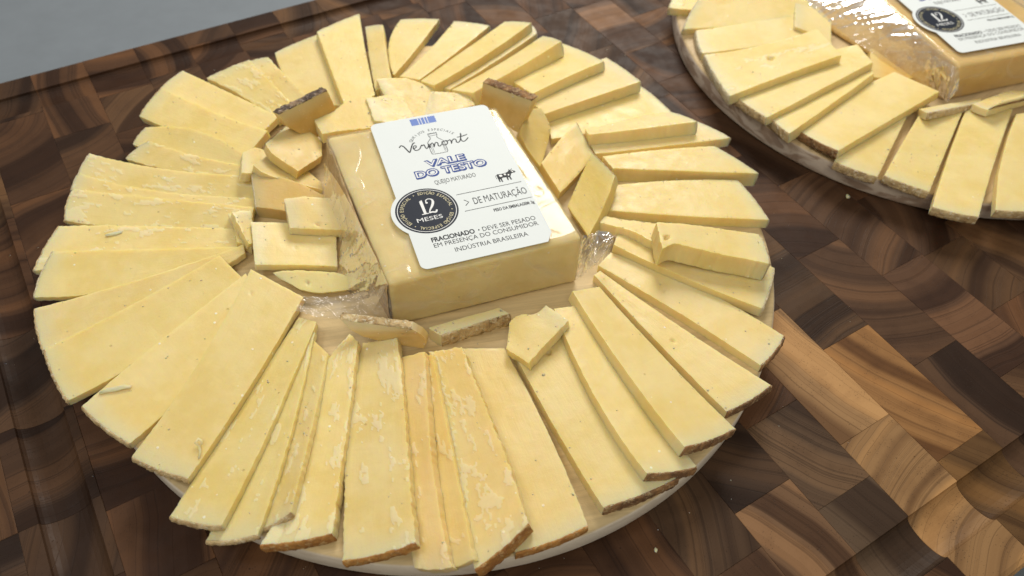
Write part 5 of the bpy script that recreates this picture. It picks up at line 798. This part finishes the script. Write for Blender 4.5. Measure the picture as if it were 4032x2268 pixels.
r = radians(a2); cx2 = lx + 30 * cos(r) - 49.2 * sin(r); cy2 = ly + 30 * sin(r) + 49.2 * cos(r)
package('packaged_cheese', 'plastic wrapped cheese wedge with amber sides on the second board, cut by the picture edge',
        [(309, -48.5), (396.0, -67.0), (412, 40), (300.0, 66.0)], [(311.4, -45.9), (396.0, -66.0), (412, 40), (335.5, 60)], 34.6,
        (cx2, cy2), a2, PACKC, (.93, .78, .56, 1), P2L, FL2, 8.0, 35.95, ws=.45)

# ------------------------------------------------------------------ crumbs, shavings, flakes
def crumb(name, label, x, y, z, r, seed, sq=.6):
    bm = bmesh.new(); bmesh.ops.create_icosphere(bm, subdivisions=2, radius=1)
    for v in bm.verts:
        k = 1 + .45 * fbm(v.co.x * 1.3 + seed, v.co.y * 1.3, v.co.z * 1.3)
        v.co = Vector((v.co.x * k * r, v.co.y * k * r * .8, v.co.z * k * r * sq)) * MM
    me = bpy.data.meshes.new(name); bm.to_mesh(me); bm.free()
    me.attributes.new('flake', 'FLOAT', 'POINT').data.foreach_set('value', [.6] * len(me.vertices)); me.uv_layers.new(name='UVMap')
    o = link(name, me, CHEESE, None, (x * MM, y * MM, (z + r * sq * .55) * MM)); o.rotation_euler = (0, 0, seed)
    return tag(o, label, 'crumb', 'loose crumbs')
crumb('cheese_crumb', 'tiny pale crumb on the dark wood between the two round boards', 210.7, -71.8, 0, 1.3, 1)
crumb('cheese_crumb', 'tiny crumb on the brown wood below the middle board', -1.0, -173.2, 0, .9, 4)
def surf(code, u, v):
    top, nv = SURF[code]; i = int(u * (len(top) - 1)); j = int(v * (len(top[0]) - 1)); return top[i, j], nv
def flake(name, label, code, u, v, pts, w, curl=0, mat=CHEESE):
    """thin shaving: ribbon along pts (mm, local) lying on a slice"""
    p0, nv = surf(code, u, v); V = []; F = []; n = len(pts)
    for i, (x, y, z) in enumerate(pts):
        a = np.array(pts[min(i + 1, n - 1)]) - np.array(pts[max(i - 1, 0)]); t = np.array([a[0], a[1], 0]); t = t / (np.linalg.norm(t) + 1e-9); s = np.array([-t[1], t[0], 0])
        ww = w * (.35 + .65 * sin(pi * (i + .5) / n))
        for k in (-1, 1):
            q = np.array([x, y, z]) + s * k * ww / 2
            V += [(q + [0, 0, .55]) * MM, (q + [0, 0, .12]) * MM]
    for i in range(n - 1):
        a = 4 * i; F += [(a, a + 4, a + 6, a + 2), (a + 1, a + 3, a + 7, a + 5), (a, a + 1, a + 5, a + 4), (a + 2, a + 6, a + 7, a + 3)]
    F += [(0, 2, 3, 1), (4 * n - 4, 4 * n - 3, 4 * n - 1, 4 * n - 2)]
    me = mesh(name, V, F); bm = bmesh.new(); bm.from_mesh(me); bmesh.ops.recalc_face_normals(bm, faces=bm.faces); bm.to_mesh(me); bm.free()
    me.attributes.new('flake', 'FLOAT', 'POINT').data.foreach_set('value', [.8] * len(me.vertices)); me.uv_layers.new(name='UVMap')
    me.uv_layers[0].data.foreach_set('uv', [9.] * (2 * len(me.loops)))
    o = link(name, me, mat, None, tuple(p0 * MM)); return tag(o, label, 'cheese shaving', 'loose shavings')
flake('cheese_shaving', 'thin curled shaving at the right edge of the widest smooth slice', 'P', .10, .04, [(0, 0, 0), (1.2, 2.2, .3), (1.8, 4.5, .6), (1, 6, 1.4), (2.4, 6.6, 2.2), (3.2, 5.4, 2.0), (2.6, 4.2, 1.2)], 1.1)
flake('cheese_shaving', 'long thin pale shaving lying along the upper edge of a lower left slice', 'AJ', .10, .06, [(0, 0, 0), (3, -.4, .2), (6, -1.5, .3), (9, -2.2, .5), (11.5, -3.6, .5)], 2.2)
flake('cheese_shaving', 'small flat white flake on a slice at the far left', 'AF', .30, .30, [(0, 0, 0), (2, -.3, .1), (4.5, -.9, .1), (7, -1.4, .2)], 2.0)
# fine crumbs scattered on the slices: nobody could count them
rs = random.Random(5); V = []; F = []
tops = [SURF[c][0] for c in SURF]
order = {c: i for i, c in enumerate(SURF)}
for q in range(900):
    c = rs.choice(list(SURF)); top, nv = SURF[c]
    i = rs.randrange(2, len(top) - 2); j = rs.choice([rs.randrange(1, len(top[0]) - 1), rs.choice([1, len(top[0]) - 2])])
    p = top[i, j] + nv * .12; r = rs.uniform(.14, .42) * (1 if rs.random() < .9 else 1.7); b = len(V)
    a0 = rs.uniform(0, 6)
    for k in range(5): a = a0 + k * 1.257; V.append((p + np.array([cos(a) * r * rs.uniform(.7, 1.3), sin(a) * r * rs.uniform(.7, 1.3), -.1])) * MM)
    V.append((p + np.array([0, 0, r * .8])) * MM)
    F += [(b + k, b + (k + 1) % 5, b + 5) for k in range(5)] + [tuple(b + k for k in range(5))[::-1]]
for q in range(260):
    if q < 150:   # on the bare wood of the round boards
        rr = rs.uniform(40, 159); aa = rs.uniform(0, 2 * pi); px, py, pz = rr * cos(aa), rr * sin(aa), 12.2
        if q > 120: px += 358.1; py += 7.6
    else:
        rr = 160 + rs.expovariate(1 / 14) + 1; aa = rs.uniform(0, 2 * pi); px, py, pz = rr * cos(aa), rr * sin(aa), board_h(rr * cos(aa), rr * sin(aa))
        if hypot(px - 358.1, py - 7.6) < 161 or not (BX0 + 3 < px and BY0 + 3 < py < BY1 - 3): continue
    r = rs.uniform(.12, .38); b = len(V)
    for k in range(5): V.append(((px + cos(k * 1.257) * r * rs.uniform(.6, 1.3)) * MM, (py + sin(k * 1.257) * r * rs.uniform(.6, 1.3)) * MM, (pz - .05) * MM))
    V.append((px * MM, py * MM, (pz + r) * MM)); F += [(b + k, b + (k + 1) % 5, b + 5) for k in range(5)] + [tuple(b + k for k in range(5))[::-1]]
me = mesh('fine_crumbs', V, F); me.attributes.new('flake', 'FLOAT', 'POINT').data.foreach_set('value', [.8] * len(me.vertices)); me.uv_layers.new(name='UVMap')
tag(link('fine_crumbs', me, CHEESE), 'fine pale cheese crumbs scattered over slices and boards', 'crumbs', kind='stuff')
